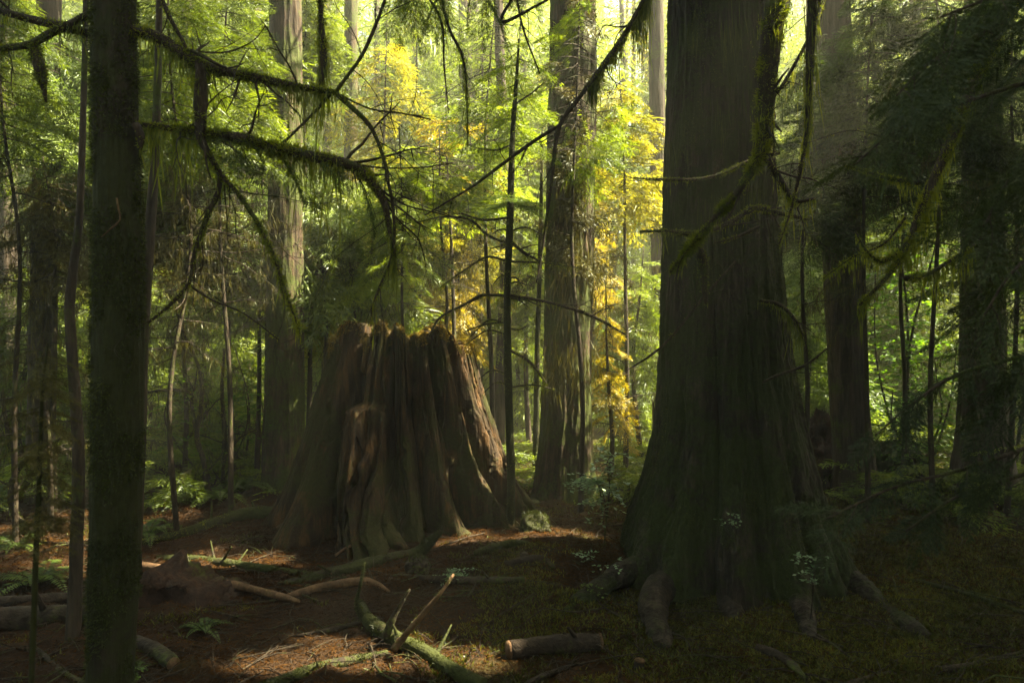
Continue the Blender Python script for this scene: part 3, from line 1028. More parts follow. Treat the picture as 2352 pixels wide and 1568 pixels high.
mossy_branch(ftree, [(318, 290, 5), (345, 288, 6), (400, 296, 7), (480, 308, 9), (560, 318, 11), (610, 336, 13), (680, 352, 12), (770, 370, 12), (828, 388, 10)], 3.3, 2900, 800, .20, 'brightmoss', ll=.032, side_twigs=8,
             boughs=(NEAR, 8, .26, 'darkgreen', .35, .8))
mossy_branch(ftree, [(825, 386, 9), (862, 428, 9), (884, 470, 8), (892, 515, 6), (906, 575, 4), (905, 620, 3)], 3.3, 2200, 700, .12, ll=.028, side_twigs=5)
mossy_branch(ftree, [(780, 372, 3), (870, 385, 2), (960, 385, 1.5), (1040, 375, 1)], 3.3, 40, 0, side_twigs=6)
mossy_branch(ftree, [(460, 150, 12), (462, 200, 15), (460, 260, 14), (462, 320, 10), (478, 350, 7), (505, 398, 6), (550, 450, 5), (592, 512, 5), (630, 590, 4), (655, 670, 3), (690, 760, 2)], 3.28, 900, 260, .10, ll=.03, side_twigs=8, tl=.45)
mossy_branch(ftree, [(505, 398, 6), (502, 440, 6), (478, 492, 6), (446, 585, 5), (434, 650, 4), (390, 700, 4), (340, 742, 3)], 3.28, 420, 120, .07, side_twigs=6)
mossy_branch(ftree, [(640, 780, 1.5), (560, 720, 2), (490, 690, 2.5), (430, 652, 3)], 3.3, 120, 60, .05, side_twigs=4)
mossy_branch(ftree, [(310, 285, 9), (322, 310, 10), (324, 330, 6), (322, 345, 2)], 3.25, 500, 100, .06, name='knot')
mossy_branch(ftree, [(268, 455, 2), (272, 480, 2.2), (276, 505, 2), (255, 525, 2), (232, 545, 1)], 3.1, 0, 0, bark='palewood', name='dead_twig')
mossy_branch(ftree, [(735, -30, 5), (738, 60, 7), (742, 130, 9), (738, 190, 6), (734, 215, 2)], 3.4, 1500, 600, .14, ll=.03, name='hanging_moss')
mossy_branch(ftree, [(360, -40, 5), (385, 30, 5), (420, 95, 4), (440, 140, 4)], 3.3, 250, 80, .05, side_twigs=2)
mossy_branch(ftree, [(440, 118, 2), (520, 120, 2), (580, 95, 1.5), (610, 60, 1)], 3.4, 60, 0, side_twigs=4)

# ---- the sunlit trunk behind the stump's left side, the big trunk right of it, and the rest of the tall trees
t4, t4p, t4v, _ = tall_tree('hemlock_tree', 'straight tall trunk left of the stump, its right edge lit orange by sun',
                            [(1190, 596, 712), (1140, 604, 704), (1080, 610, 699), (1000, 613, 697), (850, 615, 696), (500, 617, 694), (200, 619, 692), (0, 621, 690)], 9.6, M['redbark'], 130, 420, .02, 20,
                            [(-HP - .9, .3, .10, .5), (-HP + .3, .3, .08, .5)], (9, 19, 30, 2.6))
t9, t9p, t9v, _ = tall_tree('hemlock_tree', 'thick furrowed trunk between the stump and the dark cedar, standing on a rooty mound',
                            [(1180, 1212, 1376), (1120, 1228, 1366), (1050, 1238, 1360), (950, 1246, 1358), (800, 1252, 1358), (500, 1256, 1364), (200, 1262, 1368), (0, 1266, 1366)], 9.3, M['redbark'], 160, 480, .028, 20,
                            [(-HP - .9, .3, .14, .45), (-HP + .4, .25, .12, .45), (-HP + 1.1, .3, .12, .45)], (9.5, 19, 30, 2.8))
for pts in ([(1245, 1140, 22, 9.45), (1222, 1180, 26, 8.75), (1232, 1215, 22, 8.3), (1240, 1240, 8, 8.1)], [(1285, 1140, 18, 9.45), (1276, 1190, 12, 8.6), (1285, 1230, 7, 8.1)],
            [(1325, 1140, 22, 9.45), (1350, 1185, 22, 8.75), (1385, 1222, 14, 8.2), (1410, 1240, 5, 8)], [(1262, 1145, 14, 9.45), (1268, 1200, 8, 8.5), (1262, 1240, 4, 8)], [(1308, 1145, 14, 9.45), (1318, 1200, 9, 8.5), (1330, 1240, 5, 8)]):
    mb = MB()
    mb.tube(px_path(pts, 8.5, .03), sides=14, rough=.3, seed=3)
    part('root', mb, M['mossbark'], t9)
mb = MB()
for u, v in [(1320, 400), (1315, 430), (1300, 650), (1345, 610), (1290, 820), (1330, 830), (1260, 860)]:
    n = 150
    p = P(u, v, 8.9) + rng.normal(0, 1, (n, 3)) * [.09, .05, .20]
    mb.leaves(p, np.c_[rng.normal(0, .2, (n, 2)), -np.ones(n)], rng.normal(0, 1, (n, 3)), rng.uniform(.06, .42, n), .014)
for k in range(26):
    o = P(rng.uniform(1250, 1370), rng.uniform(-20, 620), 9.3 - .33)
    put_bough(mb, FAR[k % 5], o, (rng.normal(0, .6), -1, -.5), rng.uniform(.3, .7), roll=rng.normal(0, .5))
part('hanging_moss', mb, M['olive'], t9)
tall_tree('hemlock_tree', 'leaning dark trunk just right of the big cedar', [(1140, 1905, 2030), (1080, 1914, 2008), (1000, 1914, 1998), (900, 1908, 1990), (700, 1898, 1980), (400, 1888, 1966), (0, 1872, 1948)],
          9.7, M['bark'], 120, 420, .022, 19, [(-HP, .3, .08, .5)], (7, 18, 34, 2.8), leafmat='darkgreen')
tall_tree('hemlock_tree', 'dark trunk flaring at its foot near the right edge, behind the blurred boughs', [(1140, 2180, 2345), (1090, 2192, 2325), (1000, 2204, 2312), (850, 2210, 2304), (500, 2216, 2298), (0, 2222, 2290)],
          9.7, M['bark'], 120, 420, .022, 19, [(-HP + .5, .3, .08, .5)], (7, 18, 34, 2.8), leafmat='darkgreen')
tall_tree('hemlock_tree', 'slim straight grey-brown trunk seen high against the bright gap left of the cedar', [(1100, 1500, 1534), (600, 1496, 1530), (0, 1490, 1524)], 13.5, M['bark'], 60, 200, .014, 20, (), (12, 19, 14, 2.2))
tall_tree('hemlock_tree', 'narrow dark trunk standing between the sunlit trunk and the yellow foliage', [(1040, 788, 828), (500, 791, 823), (0, 792, 820)], 14.5, M['redbark'], 60, 200, .016, 20, (), (12, 19, 14, 2.2))

# thin dark stems on the left, and stems in the middle ground
thin = [('leaning thin dark stem just left of the nearest mossy trunk', [(165, 1490, 17), (172, 1380, 15), (176, 1250, 14), (180, 1050, 13), (172, 900, 12), (160, 720, 11), (168, 620, 10), (182, 500, 8), (190, 300, 7), (195, 100, 6), (198, -120, 5)], 5.0, 'bark'),
        ('thin dark stem half hidden behind the nearest mossy trunk, on its right', [(310, 1260, 14), (322, 1000, 13), (328, 780, 12), (336, 650, 12), (350, 450, 11), (360, 250, 9), (366, 0, 7), (368, -150, 6)], 5.8, 'bark'),
        ('thin straight mossy sapling standing before the right foot of the stump', [(1171, 1245, 10), (1174, 1100, 9.5), (1168, 900, 9), (1165, 700, 8), (1172, 480, 8), (1178, 300, 6), (1186, 190, 4), (1192, 90, 2)], 7.4, 'mossbark'),
        ('wispy thin stem between the front sapling and the thick furrowed trunk', [(1230, 1105, 8), (1232, 950, 7), (1234, 800, 6), (1240, 600, 5), (1246, 300, 3)], 10.6, 'mossbark')]
stem_paths = []
for lab, pts, d, bk in thin:
    path = px_path([(*q, d) for q in pts], d, .05)
    b = path[0].copy()
    b[2] = float(gh(b[0], b[1]))
    t = thing('young_tree', lab, 'young tree', b[:3])
    low = path[0].copy()
    low[2] = min(low[2], b[2]) - .15
    low[3] *= 1.25
    m = MB()
    m.tube(np.vstack([low, path]), sides=16, rough=.12, seed=int(d * 7))
    part('trunk', m, M[bk], t)
    if bk == 'mossbark':
        m = MB()
        fuzz_on_path(m, path, 9000, .016, .005, up=0)
        part('moss', m, M['brightmoss'], t)
    stem_paths.append((t, path, d))

# branches of the front sapling
ts, sp, sd = stem_paths[2]
for pts in ([(1168, 560, 3), (1120, 540, 3), (1080, 505, 3), (1020, 498, 2), (960, 510, 1)], [(1168, 680, 4), (1110, 678, 4), (1065, 700, 3), (1010, 730, 3), (985, 775, 2)],
            [(1172, 678, 4), (1240, 690, 4), (1300, 705, 4), (1365, 728, 4), (1440, 770, 2)], [(1170, 552, 4), (1200, 578, 4), (1240, 600, 3)], [(1168, 500, 3), (1110, 505, 3), (1060, 490, 2)],
            [(1172, 805, 3), (1215, 830, 4), (1255, 880, 2)], [(1166, 600, 3), (1120, 590, 3), (1075, 615, 2), (1010, 660, 1)], [(1170, 600, 3), (1250, 604, 2), (1330, 615, 1)],
            [(1168, 860, 2), (1130, 850, 2), (1100, 870, 1)], [(1182, 240, 2), (1220, 215, 2), (1250, 190, 1)], [(1180, 330, 2), (1140, 345, 2), (1090, 340, 1)]):
    mossy_branch(ts, pts, sd, 420, 260, .10, 'brightmoss', ll=.022, side_twigs=4, sides=6)
mb = MB()
for k in range(12):
    az = k * 2.4
    put_bough(mb, MIDB[k % 5], P(1174, 470 - 6 * (k % 4), sd), (math.cos(az), math.sin(az), -.1 + .2 * rng.random()), .32, wood=1, wr=.004)
mb.drop_where(in_fleck)
part('tuft', mb, [M['blue'], M['twig']], ts)
for k in range(14):
    v = rng.uniform(480, 1050)
    sgn = rng.choice([-1, 1])
    L = rng.uniform(30, 110)
    mossy_branch(ts, [(1169, v, 2), (1169 + sgn * L * .5, v - rng.uniform(-10, 16), 2), (1169 + sgn * L, v + rng.uniform(-10, 30), 1)], sd, 300, 200, .08, 'brightmoss', ll=.02, side_twigs=2, sides=5, tl=.2)
mb = MB()
for k in range(16):
    z = 330 - k * 15
    az = k * 2.4
    o = P(np.interp(z, [90, 480], [1190, 1173]), z, sd)
    put_bough(mb, MIDB[k % 5], o, (math.cos(az), math.sin(az), -.25), .5, wood=1, wr=.005)
mb.drop_where(in_fleck)
part('crown', mb, [M['lime'], M['twig']], ts)

# ================================================================== YOUNG HEMLOCKS that fill the clearing
def young(u, d, v0, v1, spread, mat, n, label, tpl=None, dead=0, dv=(0, 0), fuzz='olive', wpx=7, az0=None, name='young_hemlock', group=None, tilt=.22, lean=0, lat=.0, size=1.0):
    """u, d: stem; v0..v1: crown from top to bottom (px); spread: longest bough in px; dv: dead lower branches between these px"""
    tpl = tpl or (FAR if d > 9 else MIDB)
    x = (u - 1176) / FPX * d
    base = np.array([x, d, float(gh(x, d))])
    t = thing(name, label, 'young tree', base, group)
    zt = CZ - (min(v0, v1) - 40 - 784) / FPX * d
    wob = rng.normal(0, .05, (5, 2))
    zs = np.linspace(base[2] - .1, zt, 5)
    path = smooth_path(np.c_[x + wob[:, 0] + lean * np.linspace(0, 1, 5), d + wob[:, 1], zs, np.linspace(wpx / FPX * d, .006, 5)], .12)
    m = MB()
    m.tube(path, sides=8, rough=.2, seed=n)
    part('trunk', m, M['twig'] if d < 9 else M['bark'], t)
    m = MB()
    za, zb = CZ - (v0 - 784) / FPX * d, CZ - (v1 - 784) / FPX * d
    n = int(n * (4.1 if 640 < u < 1500 else 3.5))
    for k in range(n):
        f = (k + rng.random()) / n
        z = za + (zb - za) * f
        o = np.array([np.interp(z, path[:, 2], path[:, 0]), np.interp(z, path[:, 2], path[:, 1]), z])
        az = k * 2.4 + rng.normal(0, .5) if az0 is None else az0 + rng.normal(0, .7)
        L = spread / FPX * d * (.35 + .65 * f ** .6) * rng.uniform(.65, 1.15)
        put_bough(m, tpl[k % 5], o, (math.cos(az), math.sin(az), -tilt + rng.normal(0, .12)), L, roll=rng.normal(0, .45), wood=1, wr=.007,
                  tint_shift=rng.normal(0, .12))
    for k in range(dead):
        z = CZ - (rng.uniform(*dv) - 784) / FPX * d
        o = np.array([np.interp(z, path[:, 2], path[:, 0]), np.interp(z, path[:, 2], path[:, 1]), z])
        az = rng.random() * 6.28
        twigs(m, o, (math.cos(az), math.sin(az), rng.uniform(-.25, .2)), spread / FPX * d * rng.uniform(.5, 1.0), .007, 1, 1, .4, .3, 2, 1.0)
    m.drop_where(lambda p: in_fleck(p) | in_window(p))
    part('crown', m, [M[mat], M['twig'], M[fuzz]], t)
    return t


YG = 'young hemlocks in the clearing'
# centre, behind the stump
young(922, 8.9, 330, 640, 150, 'lime', 12, 'thin young hemlock rising out of the mossy top of the stump', dead=9, dv=(420, 700), name='stump_sapling', wpx=6)
young(880, 12.0, 90, 560, 190, 'yellow', 16, 'hazy yellow young hemlock in the brightest mist above the stump', dead=14, dv=(150, 720), group=YG)
young(1035, 11.2, 190, 420, 170, 'gold', 12, 'golden young hemlock glowing above and right of the stump, upper boughs', dead=10, dv=(300, 720), group=YG)
young(1055, 12.4, 540, 800, 120, 'gold', 14, 'short golden young hemlock close behind the right side of the stump top', dead=6, dv=(500, 800), group=YG, tilt=.5)
young(1130, 10.4, 40, 330, 170, 'lime', 20, 'fresh green young hemlock behind the top of the front sapling', dead=6, dv=(300, 700), group=YG)
young(1010, 10.2, 340, 470, 200, 'lime', 12, 'light green hemlock with flat layered boughs halfway between stump and picture top', dead=6, dv=(480, 760), group=YG, tilt=.06)
young(1080, 13.6, 380, 640, 170, 'yellow', 20, 'yellow-green hemlock behind the golden ones, left of the front sapling', dead=8, dv=(400, 900), group=YG)
young(1210, 13.2, 380, 760, 140, 'lime', 20, 'light green young hemlock between the front sapling and the thick furrowed trunk', dead=8, dv=(500, 900), group=YG)
young(1000, 14.5, 330, 760, 150, 'yellow', 16, 'soft yellow-green hemlock deep in the mist behind the short golden one', dead=4, dv=(400, 900), group=YG)
young(1105, 15.5, 60, 430, 150, 'lime', 16, 'soft green hemlock high in the mist behind the fresh green one', dead=4, dv=(400, 900), group=YG)
young(850, 15.0, 380, 780, 150, 'lime', 16, 'soft green hemlock deep in the mist above the left rim of the stump', dead=4, dv=(400, 900), group=YG)
young(960, 17.0, -40, 380, 150, 'lime', 14, 'palest green hemlock in the glow at the top centre', dead=3, dv=(300, 700), group=YG)
young(590, 10.5, 380, 640, 170, 'blue', 9, 'pale green hemlock with feathery layers left of the sunlit trunk, mid height', dead=6, dv=(450, 800), group=YG, tilt=.35)
young(850, 10.8, 420, 690, 170, 'lime', 9, 'lime hemlock close behind the stump top on its left', dead=8, dv=(450, 760), group=YG, tilt=.35)
young(1080, 12.8, 330, 480, 190, 'lime', 11, 'hemlock with wide flat lime layers behind the front sapling, mid height', dead=5, dv=(400, 800), group=YG, tilt=.08)
young(960, 12.8, 420, 720, 150, 'yellow', 9, 'thin yellow hemlock straight above the stump, behind the stump sapling', dead=10, dv=(350, 760), group=YG, tilt=.3)
young(740, 11.8, 480, 780, 150, 'yellow', 16, 'yellowish young hemlock in mist between sunlit trunk and stump', dead=12, dv=(400, 900), group=YG)
young(735, 10.4, 380, 640, 230, 'blue', 14, 'pale blue-green hemlock with drooping boughs right of the sunlit trunk', dead=8, dv=(500, 900), group=YG, tilt=.38)
young(800, 10.5, 400, 690, 210, 'lime', 14, 'lime green hemlock with drooping boughs above the left shoulder of the stump', dead=10, dv=(520, 760), group=YG, tilt=.40)
young(615, 10.4, 20, 230, 150, 'lime', 16, 'bright green hemlock top left of the sunlit trunk, high in the picture', dead=10, dv=(150, 700), group=YG)
young(700, 11.0, -60, 200, 170, 'green', 18, 'dark hemlock top between the sunlit trunk and the narrow dark one', dead=8, dv=(100, 600), group=YG)
# right of the centre
young(1330, 8.4, 0, 360, 170, 'lime', 22, 'bright green hemlock whose boughs hide the upper part of the thick furrowed trunk', dead=6, dv=(300, 700), group=YG, tilt=.3)
young(1440, 10.5, 180, 480, 170, 'yellow', 13, 'lemon yellow hemlock left of the dark cedar, in the bright gap', dead=12, dv=(350, 1000), group=YG)
young(1475, 12.0, 600, 860, 130, 'lime', 14, 'small lime hemlock low in the gap beside the dark cedar', dead=10, dv=(600, 1000), group=YG)
young(1395, 9.9, 690, 980, 90, 'gold', 7, 'ragged golden hemlock along the right side of the thick furrowed trunk', dead=18, dv=(600, 1040), group=YG, tilt=.5)
young(1360, 12.6, 380, 700, 110, 'gold', 10, 'golden hemlock half hidden behind the thick furrowed trunk', dead=8, dv=(400, 900), group=YG, tilt=.4)
young(1190, 15.0, 640, 1050, 120, 'lime', 26, 'misty bright green hemlock low behind the front sapling', dead=6, dv=(700, 1050), group=YG)
young(1270, 16.5, 640, 1060, 110, 'lime', 20, 'faint green hemlock low behind the wispy thin stem', dead=4, dv=(700, 1050), group=YG)
young(1460, 14.5, 850, 1060, 120, 'lime', 16, 'low green hemlock behind the lime one, beside the foot of the dark cedar', dead=4, dv=(850, 1050), group=YG)
# left
for args in [(30, 7.2, -100, 330, 200, 'green', 20, 'dark green hemlock at the left edge of the picture', 18, (250, 1000)),
             (130, 8.6, 60, 420, 230, 'blue', 22, 'blue-green hemlock left of the nearest trunk, behind the leaning stem', 22, (350, 1050)),
             (110, 7.6, 400, 660, 190, 'olive', 10, 'brown mossy hemlock with mostly dead boughs, at left behind leaning stem', 34, (380, 1050)),
             (250, 9.6, 80, 520, 220, 'green', 22, 'dark hemlock directly behind the nearest mossy trunk', 16, (400, 1050)),
             (400, 7.4, -120, 360, 240, 'green', 18, 'shaded hemlock with dense hanging boughs right of the nearest trunk', 20, (250, 800)),
             (520, 8.4, -60, 360, 230, 'green', 18, 'green hemlock crown between the nearest trunk and the sunlit one', 16, (250, 760)),
             (430, 9.4, 330, 620, 200, 'olive', 12, 'brownish hemlock with golden moss tatters right of the nearest trunk', 36, (300, 900)),
             (540, 10.8, 420, 740, 170, 'green', 14, 'ragged green hemlock in front of the small sky gap, left of sunlit trunk', 20, (420, 1000)),
             (470, 12.5, 560, 980, 190, 'lime', 12, 'fresh green hemlock low in the thicket left of the sunlit trunk', 12, (600, 1050)),
             (350, 12.0, 620, 1000, 190, 'lime', 11, 'light green hemlock low in the thicket right of the nearest trunk', 12, (600, 1050)),
             (570, 13.5, 700, 1040, 170, 'lime', 11, 'misty yellow-green hemlock low beside the sunlit trunk', 10, (700, 1050)),
             (60, 10.5, 600, 1020, 220, 'green', 14, 'mid green hemlock low at the left edge', 14, (600, 1050)),
             (210, 12.0, 640, 1050, 210, 'lime', 13, 'green hemlock low behind the leaning dark stem', 12, (600, 1050))]:
    young(*args[:8], dead=args[8], dv=args[9], group=YG)
# right of the cedar
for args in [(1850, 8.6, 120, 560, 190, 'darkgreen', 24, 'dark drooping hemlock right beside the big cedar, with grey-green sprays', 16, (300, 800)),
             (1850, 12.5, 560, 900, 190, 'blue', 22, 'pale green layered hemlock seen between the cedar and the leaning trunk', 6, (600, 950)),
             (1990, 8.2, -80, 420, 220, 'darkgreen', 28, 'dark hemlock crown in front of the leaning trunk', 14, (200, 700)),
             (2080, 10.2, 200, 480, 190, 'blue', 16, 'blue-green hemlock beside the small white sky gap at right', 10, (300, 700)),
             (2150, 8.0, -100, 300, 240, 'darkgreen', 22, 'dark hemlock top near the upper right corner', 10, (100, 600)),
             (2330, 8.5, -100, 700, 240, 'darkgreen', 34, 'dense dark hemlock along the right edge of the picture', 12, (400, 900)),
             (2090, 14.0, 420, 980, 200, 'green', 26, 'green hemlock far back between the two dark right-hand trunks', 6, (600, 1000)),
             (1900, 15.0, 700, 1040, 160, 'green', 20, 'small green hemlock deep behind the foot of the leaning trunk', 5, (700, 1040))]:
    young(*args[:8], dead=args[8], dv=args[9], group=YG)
# dark boughs hanging into the top of the picture, on a hemlock rooted behind the cedar's left
t = thing('hanging_hemlock_branch', 'dark green hemlock branch drooping into view at the top centre', 'branch', P(1080, -160, 5.6))
mb = MB()
hp = px_path([(900, -190, 8), (1000, -140, 7), (1100, -100, 6), (1200, -80, 4)], 5.6, .04)
mb.tube(hp, sides=8, rough=.2)
part('limb', mb, M['twig'], t)
mb = MB()
for k in range(34):
    o = P(rng.uniform(900, 1230), rng.uniform(-150, -20), 5.6 + rng.normal(0, .25))
    put_bough(mb, NEAR[k % 5], o, (rng.normal(0, .5), rng.normal(0, .4), -.9), rng.uniform(.28, .55), roll=rng.normal(0, .8), wood=1, wr=.003)
part('foliage', mb, [M['green'], M['twig']], t)
for pts in ([(1000, -60, 4), (1030, 60, 3.5), (1062, 130, 3), (1072, 210, 2), (1075, 330, 1)], [(940, -60, 3), (1010, 40, 3), (1020, 150, 2), (1030, 260, 1)], [(1200, -40, 3), (1150, 50, 4), (1230, 15, 3), (1290, -20, 3)],
            [(1180, -50, 3), (1200, 60, 2.5), (1240, 170, 1.5)]):
    mossy_branch(t, pts, 5.5, 120, 260, .14, side_twigs=5, sides=6)


# ---- a leafy maple lit green at right, and leafy stems in the left thicket
def leafy(name, label, cat, base, stems, n, spread, size, mat, tilt=.35, group=None, sub=None):
    """shrub: arching stems that carry small flat leaves"""
    t = thing(name, label, cat, base, group)
    ms, ml = MB(), MB()
    for pth, rad, cl in stems:
        path = smooth_path(np.array([np.r_[q, rr] for q, rr in zip(pth, np.linspace(rad, rad * .35, len(pth)))]), .03)
        ms.tube(path, sides=6)
        for k in range(n):
            f = cl + (1 - cl) * rng.random()
            i = int(f * (len(path) - 1))
            az = rng.random() * 6.28
            L = spread * rng.uniform(.5, 1.1) * (1.15 - .5 * f)
            dv = norm(np.array([math.cos(az), math.sin(az), rng.normal(.05, .2)]))
            tw = path[i, :3] + np.outer(np.linspace(0, 1, 5), dv * L) - np.outer(np.linspace(0, 1, 5) ** 2, [0, 0, .25 * L])
            ms.tube(tw, np.linspace(.0025, .001, 5), 3, cap=False)
            m = max(4, int(L / size * 2.6))
            g = rng.random(m) ** .7
            pos = tw[0] + dv * (g * L)[:, None] - np.outer(g ** 2, [0, 0, .25 * L])
            sd = np.cross(dv, [0, 0, 1])
            ld = dv * .5 + np.outer(rng.choice([-1, 1], m), sd) * .9 + rng.normal(0, .25, (m, 3))
            ml.leaves(pos, ld, np.c_[rng.normal(0, tilt, (m, 2)), np.ones(m)], size * rng.uniform(.6, 1.2, m), size * .62 * rng.uniform(.7, 1.1, m))
    part('stem', ms, M['twig'], t)
    part('foliage', ml, M[mat], t)
    return t


def stem_to(u0, v0, u1, v1, d, bend=.1, d1=None):
    a, b = P(u0, v0, d), P(u1, v1, d1 or d)
    m = (a + b) / 2 + np.array([bend, 0, abs(bend) * .6])
    return [a, m, b]


def gbase(u, v):
    return G(u, v)


leafy('vine_maple', 'bright green leafy maple far right, between the two dark right-hand trunks', 'tree', gbase(2060, 1085), [(stem_to(2060, 1090, 2050, 470, 11.2, .2), .03, .35), (stem_to(2090, 1090, 2150, 560, 11.0, -.2), .03, .3), (stem_to(2080, 1090, 2010, 620, 11.4, -.2), .02, .3)], 70, .75, .085, 'leaf')
leafy('vine_maple', 'bright green leafy maple at the very right edge, behind the flaring trunk', 'tree', gbase(2330, 1085), [(stem_to(2330, 1090, 2335, 480, 11.2, .2), .03, .3), (stem_to(2345, 1090, 2390, 560, 11, .2), .03, .3)], 60, .7, .085, 'leaf')
leafy('vine_maple', 'low leafy maple right of the leaning trunk, its leaves half in sun', 'shrub', gbase(2110, 1095), [(stem_to(2110, 1095, 2150, 860, 10.6, .2), .02, .2), (stem_to(2120, 1095, 2050, 900, 10.4, -.2), .02, .2), (stem_to(2130, 1095, 2200, 780, 10.8, .1), .02, .2)], 50, .6, .075, 'leaf')
leafy('vine_maple', 'yellow-green leafy shrub with flat leaf layers in the left thicket', 'shrub', gbase(460, 1120), [(stem_to(490, 1130, 455, 830, 9.3, -.15), .02, .35), (stem_to(490, 1130, 390, 900, 9.2, -.3), .015, .4), (stem_to(500, 1130, 560, 880, 9.5, .2), .012, .4)], 26, .5, .07, 'leaf', .2)
leafy('vine_maple', 'sunny green leaves low beside the sunlit trunk on its left', 'shrub', gbase(560, 1090), [(stem_to(560, 1095, 540, 800, 11.4, .15), .02, .3), (stem_to(575, 1095, 590, 880, 11.2, .15), .02, .3)], 40, .6, .075, 'leaf', .3)

# the crooked mossy maple stems in the left thicket
for lab, runs in (('crooked bare mossy maple stem curling up from the ground left of the stump', [([(585, 1168, 6), (540, 1172, 7), (500, 1160, 7), (478, 1120, 7), (468, 1060, 6), (452, 1000, 6), (462, 930, 5), (458, 850, 4), (420, 760, 3), (400, 690, 2)], 9.0),
                                                                  ([(452, 1000, 5), (440, 930, 4), (440, 905, 4), (400, 895, 4), (340, 900, 3)], 9.0)]),
                  ('second curling mossy stem, between the crooked maple and the sunlit trunk', [([(560, 1170, 5), (520, 1150, 5), (512, 1100, 5), (516, 1000, 5), (510, 900, 4), (515, 800, 3)], 9.2), ([(512, 1060, 4), (545, 1010, 3), (590, 985, 2)], 9.2)]),
                  ('mossy looping stem at the far left behind the leaning stem', [([(90, 1225, 8), (40, 1190, 8), (25, 1130, 7), (40, 1080, 6), (80, 1040, 5), (150, 1000, 4)], 7.6), ([(40, 1090, 5), (20, 1010, 5), (5, 900, 4)], 7.6)])):
    q0 = runs[0][0][0]
    t = thing('maple_stem', lab, 'shrub', P(q0[0], q0[1], runs[0][1]))
    for pts, d in runs:
        mossy_branch(t, pts, d, 600, 260, .10, 'brightmoss', ll=.03, lw=.009, side_twigs=7, tl=.5, name='stem')


# ---- ferns
def make_fern(name, nfr, L, mat):
    """rosette of arching fronds, built at the origin: (frond mesh collector)"""
    m = MB()
    for k in range(nfr):
        az = k * 2.4 + rng.normal(0, .3)
        el = rng.uniform(.7, 1.25)
        n = 26
        t = np.linspace(0, 1, n)
        h = np.array([math.cos(az), math.sin(az), 0])
        LL = L * rng.uniform(.7, 1.1)
        ax = np.outer(t * math.cos(el) * LL * (1 + .3 * t), h)
        ax[:, 2] = LL * (math.sin(el) * t - .75 * t ** 2.2)
        m.tube(ax, np.linspace(.003, .001, n), 3, mat=1, cap=False)
        tan = norm(np.gradient(ax, axis=0))
        sd = norm(np.cross(tan, [0, 0, 1.]))
        up = np.cross(sd, tan)
        ln = LL * .16 * np.clip(np.sin(np.pi * (t * .82 + .16)), .05, 1)
        for s in (-1, 1):
            m.leaves(ax[3:], sd[3:] * s + tan[3:] * .35 - up[3:] * .15 + rng.normal(0, .06, (n - 3, 3)), up[3:] + rng.normal(0, .2, (n - 3, 3)), ln[3:], LL * .032)
    return m


FE = [(92, 1345, .55, 'pale green sword fern on the ground left of the leaning stem'), (470, 1452, .26, 'small dark sword fern on the brown ground in front of the rotten log slab'),
      (300, 1552, .22, 'tiny bright fern sprouting at the foot of the nearest trunk'), (40, 1262, .5, 'green fern at the left edge, beyond the pale sword fern'),
      (555, 1135, .65, 'sunny fern at the foot of the sunlit trunk, by the thicket'), (505, 1152, .6, 'fern under the curling mossy stems'), (350, 1172, .7, 'yellow-green feathery fern just right of the nearest trunk'),
      (410, 1160, .6, 'fern right of the yellow-green feathery one'), (340, 1235, .5, 'dull mossy fern low beside the nearest trunk, in front of the feathery ones'), (585, 1100, .6, 'small bright fern in the gap left of the sunlit trunk'),
      (150, 1130, .7, 'shaded fern behind the leaning dark stem'), (1250, 1120, .4, 'little fern lit green behind the front sapling'), (1440, 1130, .5, 'fern at the left foot of the cedar, behind the huckleberry'),
      (2040, 1095, .6, 'fern at the back between the right-hand trunks'), (2330, 1150, .5, 'fern under the right edge by the flaring trunk'), (640, 1110, .5, 'fern tucked behind the sunlit trunk'),
      (20, 1160, .8, 'large dim fern at the left edge of the thicket')]
for k, (u, v, L, lab) in enumerate(FE):
    g = gbase(u, v)
    m = make_fern('fern', 13, L, 0)
    t = thing('sword_fern', lab, 'fern', g, 'ferns on the forest floor')
    for arr in m.v:
        arr += g
    part('frond_rosette', m, [M['fern'], M['twig']], t)

# ---- huckleberry and other small leafy plants
HG = 'small leafy plants'
leafy('huckleberry', 'pale blue-green huckleberry bush between the thick trunk and the cedar', 'shrub', gbase(1385, 1275),
      [([P(1385, 1275, 6.8), P(1392, 1180, 6.75), P(1375, 1110, 6.7), P(1330, 1085, 6.6)], .008, .45), ([P(1388, 1230, 6.8), P(1400, 1120, 6.7), P(1395, 1060, 6.6), P(1420, 1040, 6.5)], .008, .5), ([P(1385, 1190, 6.8), P(1372, 1110, 6.7), P(1320, 1110, 6.5)], .006, .6)], 26, .30, .052, 'huckle', .3)
leafy('huckleberry', 'small blue-green sprig over the cedar\'s left root', 'plant', gbase(1345, 1330), [([P(1380, 1330, 5.9), P(1370, 1290, 5.8), P(1340, 1262, 5.7)], .004, .3), ([P(1390, 1335, 5.9), P(1400, 1300, 5.8), P(1415, 1285, 5.7)], .004, .3)], 7, .20, .036, 'huckle', .3, HG)
leafy('huckleberry', 'little leafy sprig below the left root sprig, hugging the root', 'plant', gbase(1335, 1370), [([P(1350, 1375, 5.6), P(1345, 1345, 5.5), P(1320, 1335, 5.4)], .004, .2)], 9, .18, .034, 'fern', .3, HG)
